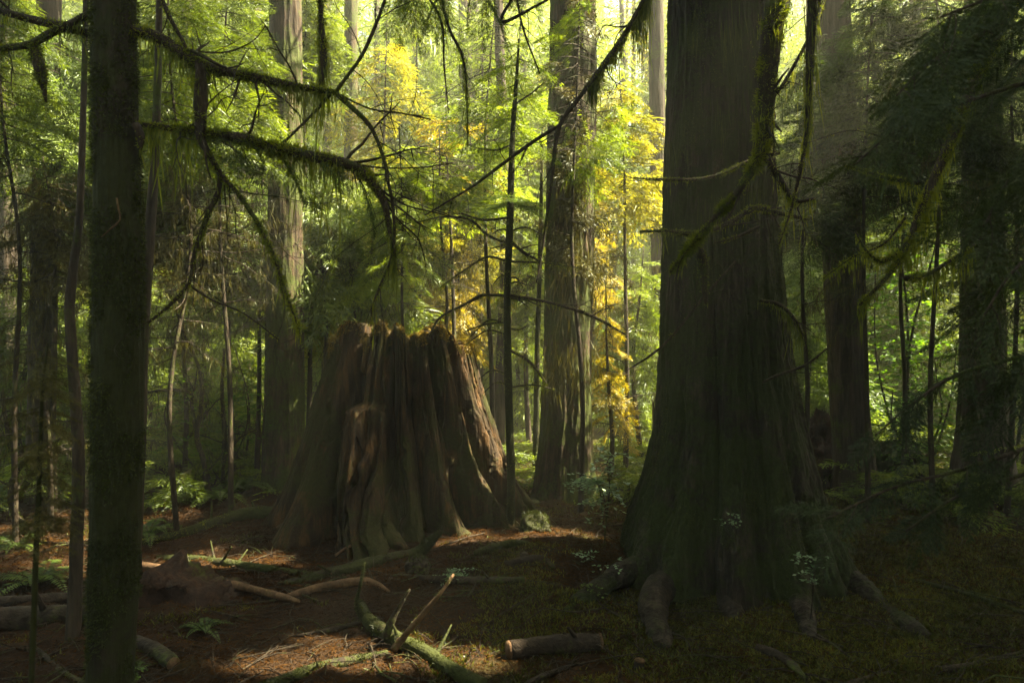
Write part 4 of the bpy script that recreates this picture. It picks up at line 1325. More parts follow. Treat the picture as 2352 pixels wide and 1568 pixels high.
leafy('huckleberry', 'leafy sprig growing before the cedar\'s right flank', 'plant', gbase(1860, 1420), [([P(1862, 1420, 5.0), P(1868, 1340, 4.95), P(1862, 1290, 4.9), P(1820, 1275, 4.8)], .005, .5), ([P(1864, 1400, 5.0), P(1872, 1310, 4.9), P(1885, 1275, 4.8), P(1930, 1285, 4.8)], .005, .5), ([P(1864, 1400, 5.0), P(1866, 1345, 4.9), P(1860, 1325, 4.8)], .003, .7)], 7, .15, .036, 'huckle', .3, HG)
leafy('huckleberry', 'faint leafy sprig high on the middle of the cedar\'s base', 'plant', P(1690, 1250, 5.45), [([P(1690, 1240, 5.45), P(1686, 1200, 5.35), P(1680, 1175, 5.25)], .003, .4), ([P(1688, 1225, 5.4), P(1672, 1200, 5.3), P(1655, 1190, 5.2)], .003, .4)], 6, .12, .03, 'huckle', .3, HG)
leafy('huckleberry', 'flat green leafy plant on the ground in front of the stump', 'plant', gbase(1040, 1335), [([G(1040, 1340), P(1040, 1318, 6.0), P(1010, 1308, 5.9)], .004, .2), ([G(1042, 1340), P(1045, 1315, 6.0), P(1075, 1312, 6.0)], .004, .2)], 12, .2, .036, 'huckle', .2, HG)
leafy('huckleberry', 'bright lime seedling at the bottom behind the nearest trunk', 'plant', gbase(300, 1590), [([P(292, 1600, 4.0), P(296, 1550, 3.95), P(300, 1520, 3.9)], .003, .3)], 9, .10, .03, 'leaf', .3, HG)
leafy('huckleberry', 'sprig of small leaves at the right edge under the flaring trunk', 'plant', gbase(2340, 1240), [([P(2335, 1250, 7.2), P(2335, 1190, 7.2), P(2310, 1165, 7.1)], .004, .4), ([P(2335, 1230, 7.2), P(2345, 1180, 7.2), P(2360, 1165, 7.1)], .004, .4)], 9, .25, .045, 'fern', .3, HG)
leafy('huckleberry', 'few pale leaves on the ground right of the leaning trunk', 'plant', gbase(2010, 1200), [([G(2010, 1205), P(2010, 1180, 8.2), P(2030, 1172, 8.1)], .004, .3)], 10, .25, .045, 'fern', .3, HG)


# ================================================================== FALLEN WOOD
def log(name, label, pts, bark, cat='log', moss=0, mossm='moss', rough=.25, sides=16, lift=.3, stubs=0, end=None, hang=0, hl=.08, d=None, group=None, ll=.022):
    rows = []
    for q in pts:
        u, v, r = q[:3]
        if len(q) > 3:
            g = P(u, v, q[3])
            dd = q[3]
            rows.append(np.r_[g, r / FPX * dd])
        else:
            g = G(u, v)
            rr = r / FPX * g[1]
            rows.append(np.r_[g[0], g[1], g[2] + rr * (1 - lift), rr])
    rows = np.array(rows)
    path = smooth_path(rows, .03)
    mid = path[len(path) // 2]
    base = np.array([mid[0], mid[1], mid[2] - mid[3]])
    t = thing(name, label, cat, base, group)
    m = MB()
    m.tube(path, sides=sides, rough=rough, seed=len(label))
    part('stem', m, M[bark], t)
    for k in range(stubs):
        i = rng.integers(3, len(path) - 3)
        dv = norm(np.array([rng.normal(0, .6), rng.normal(0, .5), 1.0]))
        m = MB()
        m.tube(smooth_path(np.array([np.r_[path[i, :3], path[i, 3] * .35], np.r_[path[i, :3] + dv * rng.uniform(.08, .25), path[i, 3] * .12]]), .03), sides=6)
        part('branch_stub', m, M[bark], t)
    if end:
        for e, i in ((-1, -1), (1, 0)):
            if end & (1 if i == -1 else 2):
                tn = norm(path[i, :3] - path[i - 3 if i == -1 else 3, :3])
                m = MB()
                m.tube(np.array([path[i, :3] + tn * path[i, 3] * .05, path[i, :3] + tn * (path[i, 3] * .32)]), path[i, 3] * np.array([.97, .93]), sides=sides, rough=.1)
                part('cut_end', m, M['palewood'], t)
    if moss:
        L = np.linalg.norm(np.diff(path[:, :3], axis=0), axis=1).sum()
        m = MB()
        fuzz_on_path(m, path, int(moss * L), ll, .006, up=.5)
        if hang:
            hang_on_path(m, path, int(hang * L), hl, .006)
        part('moss', m, M[mossm], t)
    return t


log('mossy_log', 'long mossy log curving up to the right in front of the stump', [(640, 1352, 9), (740, 1330, 13), (800, 1318, 15), (880, 1300, 16), (950, 1275, 15, 6.6), (985, 1245, 12, 6.55), (1012, 1220, 6, 6.5)], 'mosslog', moss=3600, stubs=3, hang=200)
log('mossy_log', 'dark mossy log lying left of the stump, nearest the sunlit needles', [(360, 1288, 8), (420, 1292, 11), (500, 1298, 11), (620, 1315, 10), (720, 1322, 6)], 'mosslog', moss=1500, stubs=3)
log('mossy_log', 'thick mossy log at the back leading to the sunlit trunk', [(300, 1258, 8), (420, 1232, 11), (500, 1205, 12), (570, 1190, 15), (640, 1190, 16)], 'mosslog', moss=2600, mossm='brightmoss', stubs=2)
log('bare_pole', 'long bare orange-brown pole lying from the nearest trunk towards the stump', [(290, 1312, 11), (360, 1322, 11), (450, 1342, 10), (560, 1362, 9), (640, 1380, 8), (686, 1388, 5)], 'palewood', 'stick', lift=-.6)
log('bare_pole', 'pale bent pole meeting the longer one, its right end forked', [(658, 1378, 6), (700, 1370, 9), (760, 1358, 10), (830, 1348, 10), (868, 1352, 7), (895, 1362, 3)], 'palewood', 'stick', lift=-.4)
log('fallen_log', 'dark slender log on the ground below the centre of the stump', [(890, 1332, 8), (960, 1334, 9), (1050, 1338, 9), (1140, 1338, 9), (1205, 1336, 7)], 'log', moss=300, stubs=1, end=1)
log('fallen_log', 'short dark stick right of the front sapling', [(1160, 1302, 8), (1215, 1296, 11), (1250, 1296, 11), (1272, 1308, 6)], 'log', moss=200)
log('fallen_log', 'short thick dark log lying across the bottom, left of the snaking cedar root', [(1172, 1508, 22), (1240, 1500, 23), (1310, 1494, 23), (1376, 1488, 20)], 'log', 'log', stubs=2, end=3, rough=.22)
log('mossy_log', 'crooked mossy branch with upright snags in the bottom foreground', [(826, 1400, 12), (850, 1442, 16), (905, 1478, 17), (975, 1512, 17), (1035, 1552, 17), (1110, 1590, 17)], 'mosslog', moss=2800, stubs=2, mossm='moss', lift=.1)
log('broken_stick', 'pale broken stick leaning up from the crooked mossy branch', [(905, 1490, 9, 4.72), (945, 1440, 7, 4.7), (990, 1388, 6, 4.68), (1020, 1350, 4, 4.68), (1042, 1318, 3, 4.7)], 'palewood', 'stick', moss=500)
log('broken_stick', 'thin mossy snag curving upright at the left end of the crooked branch', [(828, 1412, 7, 5.2), (820, 1380, 5, 5.15), (828, 1340, 4, 5.1), (838, 1290, 2, 5.1)], 'mosslog', 'stick', moss=500)
log('broken_stick', 'short dark snag leaning right in the middle of the crooked branch', [(885, 1462, 10, 4.85), (905, 1415, 7, 4.85), (925, 1380, 4, 4.85), (942, 1352, 2, 4.85)], 'log', 'stick', moss=300)
log('mossy_log', 'mossy log half buried along the bottom edge, left of centre', [(560, 1600, 10), (640, 1575, 13), (720, 1548, 14), (800, 1525, 11), (890, 1500, 5)], 'mosslog', moss=2200, stubs=1)
log('fallen_log', 'dark branch with a cut end beside the foot of the nearest trunk', [(290, 1470, 11), (330, 1490, 15), (370, 1512, 17), (398, 1535, 16)], 'log', 'log', end=1)
log('fallen_log', 'big dark fallen log at the left edge, lower of two', [(-80, 1448, 26), (60, 1440, 28), (140, 1432, 27), (230, 1424, 24)], 'log', moss=900, stubs=2, rough=.3)
log('fallen_log', 'dark fallen log at the left edge, upper of two', [(-60, 1392, 13), (60, 1392, 15), (140, 1386, 16), (225, 1382, 13)], 'log', moss=500, rough=.3)
log('fallen_branch', 'long thin dark branch along the bottom right corner', [(1870, 1600, 8), (1960, 1575, 9), (2060, 1552, 9), (2190, 1540, 8), (2280, 1520, 7), (2400, 1490, 7)], 'log', 'branch', moss=300)
log('fallen_branch', 'short dark branch poking out of the moss right of the snaking root', [(1740, 1492, 9), (1780, 1510, 12), (1820, 1535, 11), (1850, 1565, 6)], 'log', 'branch', moss=300)
log('fallen_branch', 'thin mossy branch lying on the mossy ground at far right', [(2030, 1330, 4), (2120, 1342, 6), (2220, 1368, 6), (2300, 1395, 6), (2380, 1420, 5)], 'mosslog', 'branch', moss=900)
log('fallen_branch', 'dark twig bending along the bottom left corner', [(70, 1480, 4), (105, 1512, 6), (140, 1545, 7), (200, 1580, 7)], 'log', 'branch', moss=400)
log('fallen_branch', 'dark branch between the front sapling and the cedar root', [(1090, 1275, 6), (1130, 1262, 8), (1190, 1252, 8), (1240, 1262, 5)], 'mosslog', 'branch', moss=700)
log('fallen_branch', 'thin branch lying diagonally left of the short thick log', [(1195, 1585, 6), (1240, 1560, 7), (1290, 1540, 6), (1330, 1525, 3)], 'log', 'branch', moss=200)
log('fallen_branch', 'dark stick on the brown ground between the crooked branch and the fern', [(680, 1462, 4), (740, 1455, 6), (800, 1440, 6), (850, 1430, 4)], 'log', 'branch')
log('root_stub', 'dark cut root stub standing beside the tip of the snaking root', [(1462, 1600, 15), (1464, 1560, 14, 4.55), (1470, 1518, 13, 4.55)], 'log', 'wood stub', end=1)
log('root_stub', 'small dark wood stub left of the short stick, by the front sapling', [(1205, 1290, 11), (1206, 1268, 10, 7.0), (1208, 1258, 8, 7.0)], 'log', 'wood stub')
log('dead_twig', 'reddish forked dead twig leaning on the stump\'s left foot', [(770, 1275, 3, 6.7), (800, 1255, 3, 6.75), (838, 1240, 3, 6.8)], 'palewood', 'twig', sides=6)

# rotten slab, stones, clods
def lump(name, label, cat, c, size, mat, seed, moss=None, rough=.5, jag=0):
    n, mth = 44, 72
    ph = np.linspace(.02, np.pi - .02, n)
    tt = np.linspace(0, 2 * np.pi, mth, endpoint=False)
    PH, TT = np.meshgrid(ph, tt, indexing='ij')
    u = np.stack([np.sin(PH) * np.cos(TT), np.sin(PH) * np.sin(TT), np.cos(PH)], -1)
    rr = 1 + rough * 2 * (fbm(u * 1.4 + seed, 4, seed) - .5) + jag * (fbm(u * np.array([2, 6, 6]) + seed, 3, seed + 2) - .5)
    v = u * rr[..., None] * np.asarray(size) + np.asarray(c)
    t = thing(name, label, cat, np.asarray(c) - [0, 0, size[2] * .6])
    m = MB()
    m.grid(v)
    part('body', m, M[mat], t)
    if moss:
        m = MB()
        fuzz_on_grid(m, v[:, ::-1], moss, .03, .008, sel=lambda p, nn: (nn[:, 2] > .2) & (vnoise(p * 8, 3) > .35), up=.3)
        part('moss', m, M['moss'], t)
    return t


def slab():
    """wedge of rotten wood lying behind the nearest trunk"""
    a, b = G(300, 1398), G(520, 1400)
    n, k = 60, 40
    s = np.linspace(0, 1, n)
    c = a + np.outer(s, b - a)
    h = np.interp(s, [0, .12, .22, .5, .8, 1], [.12, .24, .28, .20, .10, .02]) * 1.0
    ang = np.linspace(0, 2 * np.pi, k, endpoint=False)
    v = np.zeros((n, k, 3))
    for i in range(n):
        v[i, :, 0] = c[i, 0] + .05 * np.cos(ang)
        v[i, :, 1] = c[i, 1] + .25 + .30 * np.cos(ang)
        v[i, :, 2] = c[i, 2] - .08 + (h[i] + .08) * np.clip(np.sin(ang) * 1.15, -.2, 1)
    v += .16 * (fbm(v * np.array([3, 5, 16]), 4, 91) - .5)[..., None] * np.array([.6, 1.6, 1.2])
    v[..., 2] += .10 * np.clip(vnoise(v * np.array([14, 3, 0.1]), 92) - .55, 0, 1) * (v[..., 2] > .1)
    t = thing('rotten_log', 'wedge of dark red rotten log on the ground right of the nearest trunk', 'log', (a + b) / 2)
    m = MB()
    m.grid(v)
    part('body', m, M['rotwood'], t)


slab()
lump('stone', 'dark mossy stone on the ground under the raised end of the curved log', 'stone', G(960, 1318, .05), (.10, .10, .09), 'log', 4, 500)
lump('stone', 'grey-brown stone among the roots right of the front sapling', 'stone', G(1228, 1225, .06), (.15, .15, .13), 'mossbark', 6, 1500)
lump('rotten_stump', 'low dark red rotting stump at the left foot of the leaning trunk', 'stump', G(1882, 1120, .35), (.34, .36, .58), 'rotwood', 12, 3000, .6, .6)
lump('rotten_wood', 'reddish chunk of rotten wood on the moss below the flaring trunk', 'log', G(2250, 1170, .05), (.22, .16, .13), 'rotwood', 14, 500, .6, .8)
lump('mossy_clump', 'bright mossy mound between the leaning trunk and the flaring one', 'mound', G(2035, 1100, .25), (.5, .4, .35), 'mosslog', 17, 4000, .5)

# ================================================================== THE NEAR, BLURRED HEMLOCK ON THE RIGHT
nb = np.array([(2640 - 1176) / FPX * 2.4, 2.4, 0.0])
nt_ = thing('near_hemlock', 'hemlock just beyond the right edge whose blurred dark boughs cross the foreground', 'tree', nb)
path = np.array([[nb[0], nb[1], -.2, .10], [nb[0], nb[1], 1.5, .09], [nb[0] - .03, nb[1], 4, .08], [nb[0], nb[1], 8, .05], [nb[0], nb[1], 11, .02]])
m = MB()
m.grid(trunk_verts(path, 60, 220, .006, .02, 5, 3))
part('trunk', m, M['mossbark'], nt_)
m = MB()
high_crown(m, path, 5.6, 10.5, 24, 1.6)
crown_filter(m)
part('crown', m, [M['darkgreen'], M['twig']], nt_)


def near_bough(pts, d0, d1, n, sc_, mat='neargreen', down=.35, moss=0, hang_=0, hl=.1, r0=.008):
    rows = np.array([np.r_[P(u, v, d0 + (d1 - d0) * k / (len(pts) - 1)), r0 * (1.1 - k / len(pts))] for k, (u, v) in enumerate(pts)])
    path = smooth_path(rows, .02)
    m = MB()
    m.tube(path, sides=8, rough=.2)
    o = part('bough', m, M['twig'], nt_)
    m = MB()
    for k in range(n):
        i = int((.08 + .92 * (k + rng.random()) / n) * (len(path) - 1))
        tan = norm(path[min(i + 3, len(path) - 1), :3] - path[max(0, i - 3), :3])
        sd = 1 if k % 2 else -1
        dv = tan * .8 + np.array([0, sd * .55, 0]) + rng.normal(0, .25, 3) + np.array([0, 0, -down])
        put_bough(m, NEAR[k % 5], path[i, :3], dv, sc_ * rng.uniform(.6, 1.2), roll=rng.normal(0, .5), wood=1, wr=.002)
    if n:
        part('foliage', m, [M[mat], M['twig']], o)
    if moss:
        m = MB()
        L = np.linalg.norm(np.diff(path[:, :3], axis=0), axis=1).sum()
        fuzz_on_path(m, path, int(moss * L), .022, .005)
        if hang_:
            hang_on_path(m, path, int(hang_ * L), hl, .005)
        part('moss', m, M['brightmoss'], o)


near_bough([(2600, 900), (2400, 1010), (2200, 1080), (2050, 1120), (1900, 1190)], 2.3, 2.0, 16, .20)
near_bough([(2600, 700), (2400, 800), (2200, 860), (2080, 940), (2010, 1000)], 2.3, 2.1, 14, .20)
near_bough([(2600, 1010), (2380, 1080), (2200, 1140), (2080, 1220)], 2.3, 2.1, 12, .16)
near_bough([(2600, 150), (2400, 180), (2200, 240), (2060, 300), (1960, 380)], 2.3, 1.9, 10, .22)
near_bough([(2600, 20), (2420, 40), (2250, 80), (2130, 150), (2060, 220)], 2.3, 1.8, 11, .24)
near_bough([(2600, -120), (2440, -60), (2290, -10), (2160, 40)], 2.3, 1.8, 16, .28)
near_bough([(2600, 300), (2450, 330), (2330, 400), (2260, 520)], 2.3, 2.0, 11, .24)
near_bough([(2600, 480), (2450, 530), (2330, 620), (2250, 740)], 2.3, 2.0, 10, .22)
near_bough([(2600, 640), (2480, 700), (2380, 800), (2320, 920)], 2.3, 2.0, 14, .22)
near_bough([(2600, 60), (2480, 180), (2400, 300), (2350, 420)], 2.3, 1.9, 18, .28)
# the thick moss-hung branch slanting down on the right
near_bough([(2420, -120), (2300, 60), (2225, 215), (2185, 320), (2132, 440), (2085, 560), (2040, 632), (1975, 700)], 3.4, 3.2, 0, .2, moss=4200, hang_=1500, hl=.17, r0=.030)
near_bough([(2085, 560), (2050, 590), (2020, 600), (1985, 570), (1965, 530)], 3.25, 3.3, 0, .2, moss=1500, hang_=500, hl=.1, r0=.012)
near_bough([(2080, 640), (2130, 630), (2180, 600), (2240, 560)], 3.2, 3.3, 0, .2, moss=1500, hang_=900, hl=.13, r0=.012)
near_bough([(2110, 420), (2040, 410), (1990, 395), (1940, 380)], 3.4, 3.5, 0, .2, moss=1500, hang_=500, hl=.1, r0=.011)
near_bough([(2080, 500), (2030, 560), (1960, 590), (1890, 640)], 3.3, 3.4, 0, .2, moss=700, hang_=300, hl=.1, r0=.006)
near_bough([(2180, 320), (2080, 330), (1960, 300), (1850, 330)], 3.4, 3.6, 0, .2, moss=100, r0=.005)

# ---- the blurred stem and fuzz at the left edge
bl = thing('mossy_sapling', 'blurred brown mossy stem at the left edge in front of the thicket', 'young tree', (P(95, 1000, 1.9)[0], 1.9, float(gh(-1.2, 1.9))))
m = MB()
bp_ = smooth_path(np.array([np.r_[P(60, 1900, 1.9), .008], np.r_[P(82, 1300, 1.9), .007], np.r_[P(90, 1100, 1.9), .006], np.r_[P(98, 900, 1.9), .004], np.r_[P(110, 790, 1.9), .002]]), .03)
m.tube(bp_, sides=10, rough=.2)
part('trunk', m, M['mossbark'], bl)
m = MB()
for k in range(70):
    v = rng.uniform(800, 1250)
    put_bough(m, NEAR[k % 5], P(95, v, 1.9), (rng.normal(0, 1), rng.normal(0, 1), -.2), .10, wood=1, wr=.0012, thin=.5)
part('foliage', m, [M['olive'], M['twig']], bl)

# ================================================================== TRUNKS IN THE MIST BEHIND
MG = 'trunks standing in the bright mist'
for u, d, w, lab in [(1062, 18.0, 34, 'pale trunk in the mist behind the golden hemlock, above the stump'), (1145, 13.0, 24, 'brown trunk just left of the front sapling'), (1102, 19.5, 22, 'faint trunk in mist between the pale one and the front sapling'),
                     (905, 22.0, 16, 'thin faint trunk in the brightest mist above the stump'), (945, 25.0, 14, 'palest thin trunk in the mist, right of the thin faint one'), (1405, 20.0, 14, 'thin dark mist trunk left of the bright gap'),
                     (1462, 24.0, 12, 'whitest slender trunk in the middle of the bright gap'), (1440, 27.0, 9, 'hair-thin trunk in the bright gap'), (1195, 21.0, 18, 'grey mist trunk behind the front sapling on its right'),
                     (548, 16.0, 30, 'pale grey trunk in the sky gap left of the sunlit trunk'), (735, 20.0, 20, 'pale trunk in yellow mist just right of the sunlit trunk'), (860, 18.5, 16, 'slim mist trunk above the left rim of the stump'),
                     (430, 15.0, 26, 'dim trunk in the left thicket right of the nearest trunk'), (95, 9.0, 52, 'broad dim trunk at the left behind the leaning stem'), (20, 12.0, 40, 'dim trunk at the left edge'), (250, 17.0, 26, 'dim trunk hidden behind the nearest mossy trunk'),
                     (1240, 26.0, 16, 'pale far trunk left of the thick furrowed trunk'), (1010, 28.0, 16, 'very pale far trunk behind the golden boughs'), (1870, 17.0, 26, 'grey trunk deep in the shade right of the cedar'),
                     (2090, 18.0, 26, 'grey trunk deep between the two dark right-hand trunks'), (2160, 22.0, 18, 'thin trunk deep in the shade beside the right sky gap'), (640, 24.0, 16, 'far pale trunk left of the sunlit trunk'), (785, 27.0, 14, 'far pale trunk behind the narrow dark one')]:
    x = (u - 1176) / FPX * d
    g = float(gh(x, d))
    r = w / 2 / FPX * d
    pth = np.array([[x, d, g - .2, r * 1.5], [x, d, g + .5, r * 1.15], [x + rng.normal(0, .05), d, 4, r], [x + rng.normal(0, .15), d, 9, r * .85], [x + rng.normal(0, .2), d, 18, r * .55]])
    t = thing('forest_tree', lab, 'tree', (x, d, g), MG)
    m = MB()
    m.grid(trunk_verts(pth, 40, 150, .012, .05, 5, int(u)))
    part('trunk', m, M['bark'], t)
    m = MB()
    zt = 2 + .46 * d
    for k in range(16):
        z = rng.uniform(max(2.5, zt * .45), 17)
        az = rng.random() * 6.28
        if 1395 < u < 1475 and z < zt + 2:
            continue
        if rng.random() < .35 and z < zt:
            twigs(m, np.array([x, d, z]), (math.cos(az), math.sin(az), -.2), rng.uniform(.6, 1.6), .012, 1, 1, .4, .3, 2, .4)
        else:
            put_bough(m, FAR[k % 5], np.array([x, d, z]), (math.cos(az), math.sin(az), -.3), rng.uniform(1.0, 2.2), mat=0, wood=1, wr=.015)
    if not m.v:
        continue
    crown_filter(m)
    part('crown', m, [M['lime' if 700 < u < 1500 else 'green'], M['twig'], M['olive']], t)

# ================================================================== STUFF: far woods, added shade canopy, undergrowth, litter
def leaf_cloud(mb, centers, rad, n, ll, lw, mat=0, flat=.5, keep=None):
    k = rng.integers(0, len(centers), n)
    p = centers[k] + rng.normal(0, 1, (n, 3)) * np.asarray(rad)[k][:, None] * np.array([1, 1, flat])
    if keep is not None:
        p = p[keep(p)]
    m = len(p)
    d = np.c_[rng.normal(0, 1, (m, 2)), rng.normal(-.35, .3, m)]
    mb.leaves(p, d, np.c_[rng.normal(0, .5, (m, 2)), np.ones(m)], ll * rng.uniform(.6, 1.4, m), lw * rng.uniform(.7, 1.3, m), mat)


# distant woods in view
mb = MB()
for k in range(80):
    y = rng.uniform(24, 60)
    x = rng.uniform(-.75, .75) * y
    if abs(x / y * FPX + 1176 - 1440) < 26 or abs(x / y * FPX + 1176 - 520) < 14:
        continue
    r = rng.uniform(.10, .38)
    g = float(gh(x, y))
    mb.tube(np.array([[x, y, g - .3, r * 1.2], [x, y, 6, r], [x + rng.normal(0, .3), y, 14, r * .8], [x + rng.normal(0, .4), y, 26, r * .4]]), sides=8, mat=1)
for k in range(2100):
    y = 17 + 37 * rng.random() ** 1.4
    x = rng.uniform(-.75, .75) * y
    uu = x / y * FPX + 1176
    z = rng.uniform(.2, 2 + .5 * y)
    vv = 784 - (z - 2) / y * FPX
    gap = (abs(uu - 1440) < 45) & (vv < 700) | (abs(uu - 1425) < 70) & (vv < 230) | (abs(uu - 520) < 40) & (500 < vv < 690) | (abs(uu - 2150) < 50) & (vv < 520) | (abs(uu - 880) < 60) & (vv < 330)
    if gap and rng.random() < .85:
        continue
    if x > 6 and lit_amount(np.array([[x, y, z]]))[0] > .3 and rng.random() < .6:
        continue
    for q in range(4):
        az = rng.random() * 6.28
        put_bough(mb, FAR[q], np.array([x, y, z]) + rng.normal(0, .4, 3), (math.cos(az), math.sin(az), -.3), rng.uniform(1.2, 2.6) * (1 + y / 60), roll=rng.normal(0, .6), mat=(0 if rng.random() < .9 else 2) if 640 < uu < 1560 else (3 if rng.random() < .6 else 0), thin=.6)
solo('distant_woods', mb, [M['lime'], M['bark'], M['yellow'], M['green']], 'misty far woods closing the clearing behind the trees', 'woods', kind='stuff')

# unseen canopy and woods, added and shaped to shade the foreground
mb = MB()
cen = []
for k in range(9500):
    p = np.array([rng.uniform(-34, 46), rng.uniform(-26, 46), rng.uniform(9, 21)]) if k < 2600 else np.array([rng.uniform(-9, 30), rng.uniform(-9, 22), rng.uniform(8, 19)])
    if p[2] < 2 + .47 * p[1] + 1.6 and abs(p[0]) < .72 * p[1] + 2.5 and p[1] > 0:
        continue
    if lit_amount(p[None])[0] > .35:
        continue
    qx, qy = sunproj(p, 1.5)
    if not (-8 < qx < 9 and 1.5 < qy < 12) and rng.random() < .88 or qx < -3 and rng.random() < .65:
        continue
    cen.append(p)
for k in range(900):                       # unseen woods added behind and beside the viewer to cut sky light
    a = rng.uniform(0, 2 * np.pi)
    q = rng.uniform(7, 24)
    p = np.array([math.cos(a) * q, math.sin(a) * q, rng.uniform(.3, 10)])
    if p[1] > 0 and abs(p[0]) < .72 * p[1] + 3.2:
        continue
    if p[1] > 6 and p[0] > 0 and lit_amount(p[None])[0] > .2:
        continue
    cen.append(p)
cen = np.array(cen)
print('canopy clumps', len(cen))
leaf_cloud(mb, cen, np.full(len(cen), .9), 62 * len(cen), .46, .24, 0, .35, lambda p: ~(in_fleck(p, .42) | (rng.random(len(p)) < lit_amount(p) * .97)))
for k in range(60):
    a, q = rng.uniform(0, 2 * np.pi), rng.uniform(6, 26)
    x, y = math.cos(a) * q, math.sin(a) * q
    if y > 0 and abs(x) < .72 * y + 3.0:
        continue
    r = rng.uniform(.12, .45)
    mb.tube(np.array([[x, y, -.3, r * 1.2], [x, y, 6, r], [x, y, 14, r * .7], [x, y, 21, r * .3]]), sides=8, mat=1)
solo('shade_canopy', mb, [M['darkgreen'], M['bark']], 'unseen canopy and woods added overhead and around to shade the foreground', 'canopy', kind='stuff')

# undergrowth: low mossy shoots and seedlings behind the stump line
mb = MB()
cnt = 0
while cnt < 520:
    y = rng.uniform(8.2, 20)
    x = rng.uniform(-.72, .72) * y
    uu = x / y * FPX + 1176
    if y < 9.2 and 560 < uu < 1960:
        continue
    g = float(gh(x, y))
    hh = rng.uniform(.15, .7) * (1 if uu < 620 or uu > 1850 else .6)
    for q in range(3):
        az = rng.random() * 6.28
        put_bough(mb, FAR[rng.integers(5)], np.array([x, y, g + hh * rng.uniform(.3, 1)]), (math.cos(az), math.sin(az), .15), rng.uniform(.4, .9), mat=int(rng.random() < .4), thin=.8)
    if uu < 640 and rng.random() < .5:
        twigs(mb, np.array([x, y, g]), (rng.normal(0, .5), rng.normal(0, .5), 1), rng.uniform(.5, 1.6), .008, 3, 1, .6, .2, 2, 1.2)
    cnt += 1
solo('undergrowth', mb, [M['green'], M['lime'], M['olive'], M['twig']], 'low green undergrowth covering the ground behind the stump', 'undergrowth', kind='stuff')


def floor_points(n, ymin, ymax, power=1.6):
    y = ymin + (ymax - ymin) * rng.random(n) ** power
    x = rng.uniform(-.78, .78, n) * y
    z = gh(x, y)
    dt = .045 * (fbm(np.stack([x * 9, y * 9, x * 0], -1), 3, 21) - .5) + .16 * np.clip(fbm(np.stack([x * 3.5, y * 3.5, x * 0], -1), 2, 27) - .55, 0, 1)
    return np.stack([x, y, z + dt], -1)


mb = MB()
p = floor_points(260000, 3.4, 13)
m = len(p)
mb.leaves(p + np.c_[np.zeros((m, 2)), rng.uniform(.002, .02, m)], np.c_[rng.normal(0, 1, (m, 2)), rng.normal(0, .25, m)], np.c_[rng.normal(0, .35, (m, 2)), np.ones(m)], rng.uniform(.010, .032, m) * (1 + 1.1 * (rng.random(m) < .05)), rng.uniform(.003, .010, m) * (1 + (rng.random(m) < .05)))
p = floor_points(200000, 5.8, 13, 1.0)
m = len(p)
mb.leaves(p + np.c_[np.zeros((m, 2)), rng.uniform(.002, .02, m)], np.c_[rng.normal(0, 1, (m, 2)), rng.normal(0, .25, m)], np.c_[rng.normal(0, .35, (m, 2)), np.ones(m)], rng.uniform(.016, .05, m), rng.uniform(.005, .015, m))
for q in floor_points(420, 3.4, 11, 1.2):      # dead sticks
    a = rng.random() * 6.28
    L = rng.uniform(.2, .9)
    sg = [q + [0, 0, .01]]
    for k in range(4):
        a += rng.normal(0, .25)
        sg.append(sg[-1] + np.array([math.cos(a), math.sin(a), 0]) * L / 4)
    sg = np.array(sg)
    sg[:, 2] = gh(sg[:, 0], sg[:, 1]) + .012 + np.abs(rng.normal(0, .015, 5))
    mb.tube(sg, np.linspace(1, .4, 5) * rng.uniform(.004, .010), 5, mat=1, cap=False)
p = floor_points(3600, 3.4, 12)
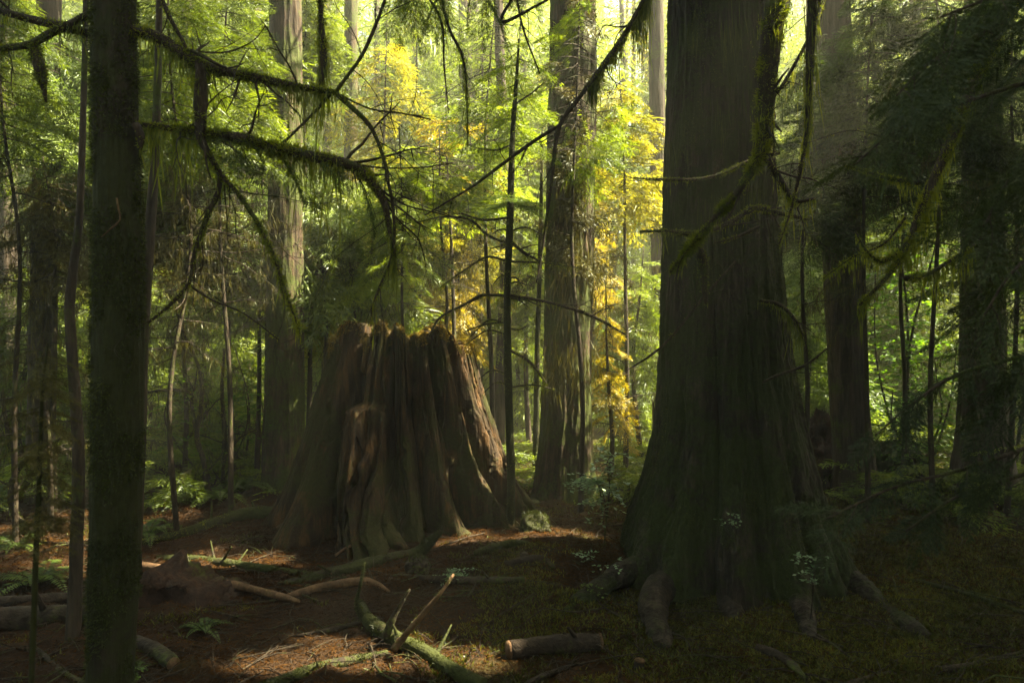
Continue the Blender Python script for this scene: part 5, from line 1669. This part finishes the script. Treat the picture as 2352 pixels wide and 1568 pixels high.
for q in p:                                  # fine twigs in the litter
    a = rng.random() * 6.28
    L = rng.uniform(.06, .35)
    dv = np.array([math.cos(a), math.sin(a), rng.normal(.03, .08)]) * L
    mb.tube(np.array([q + [0, 0, .008], q + dv * .5 + [0, 0, .016 + .02 * rng.random()], q + dv + [0, 0, .012]]), np.array([.0035, .003, .0015]) * rng.uniform(.6, 1.6), 3, mat=1, cap=False)
solo('leaf_litter', mb, [M['litter'], M['twig']], 'brown needles, dead leaves and fine twigs covering the ground', 'leaf litter', kind='stuff')

mb = MB()
p = np.vstack([floor_points(230000, 3.4, 13), floor_points(120000, 4.2, 10, 1.0)])
w = .6 * fbm(np.stack([p[:, 0] * 1.1, p[:, 1] * 1.1, p[:, 0] * 0], -1), 4, 33) + .4 * fbm(np.stack([p[:, 0] * 6, p[:, 1] * 6, p[:, 0] * 0], -1), 3, 35) + np.clip((p[:, 0] - .3) * .09, -.12, .20)
p = p[(w > .49) & (rng.random(len(p)) < np.clip((w - .48) * 7, .05, 1))]
m = len(p)
mb.leaves(p - [0, 0, .004], np.c_[rng.normal(0, .7, (m, 2)), np.ones(m)], rng.normal(0, 1, (m, 3)), rng.uniform(.018, .05, m), rng.uniform(.006, .012, m))
solo('ground_moss', mb, M['floormoss'], 'green moss growing in patches on the forest floor', 'moss', kind='stuff')

# ================================================================== HAZE: the misty air of the clearing
mb = MB()
hx, hy0, hy1, hz0, hz1 = 66, -34, 66, -3.0, 27.5
c = np.array([[x, y, z] for z in (hz0, hz1) for y in (hy0, hy1) for x in (-hx, hx)], float)
mb.add(c, quads=[[0, 2, 3, 1], [4, 5, 7, 6], [0, 1, 5, 4], [2, 6, 7, 3], [0, 4, 6, 2], [1, 3, 7, 5]], smooth=False)
hm = bpy.data.materials.new('haze_air')
hm.use_nodes = True
hm.node_tree.nodes.clear()
ho = hm.node_tree.nodes.new("ShaderNodeOutputMaterial")
hv = hm.node_tree.nodes.new("ShaderNodeVolumePrincipled")
hv.inputs["Color"].default_value = (.94, .96, .80, 1)
hv.inputs["Density"].default_value = HAZE_DENSITY
hv.inputs["Anisotropy"].default_value = .35
hm.node_tree.links.new(hv.outputs[0], ho.inputs["Volume"])
solo('haze', mb, hm, 'thin bright mist filling the forest air', 'haze', kind='stuff')
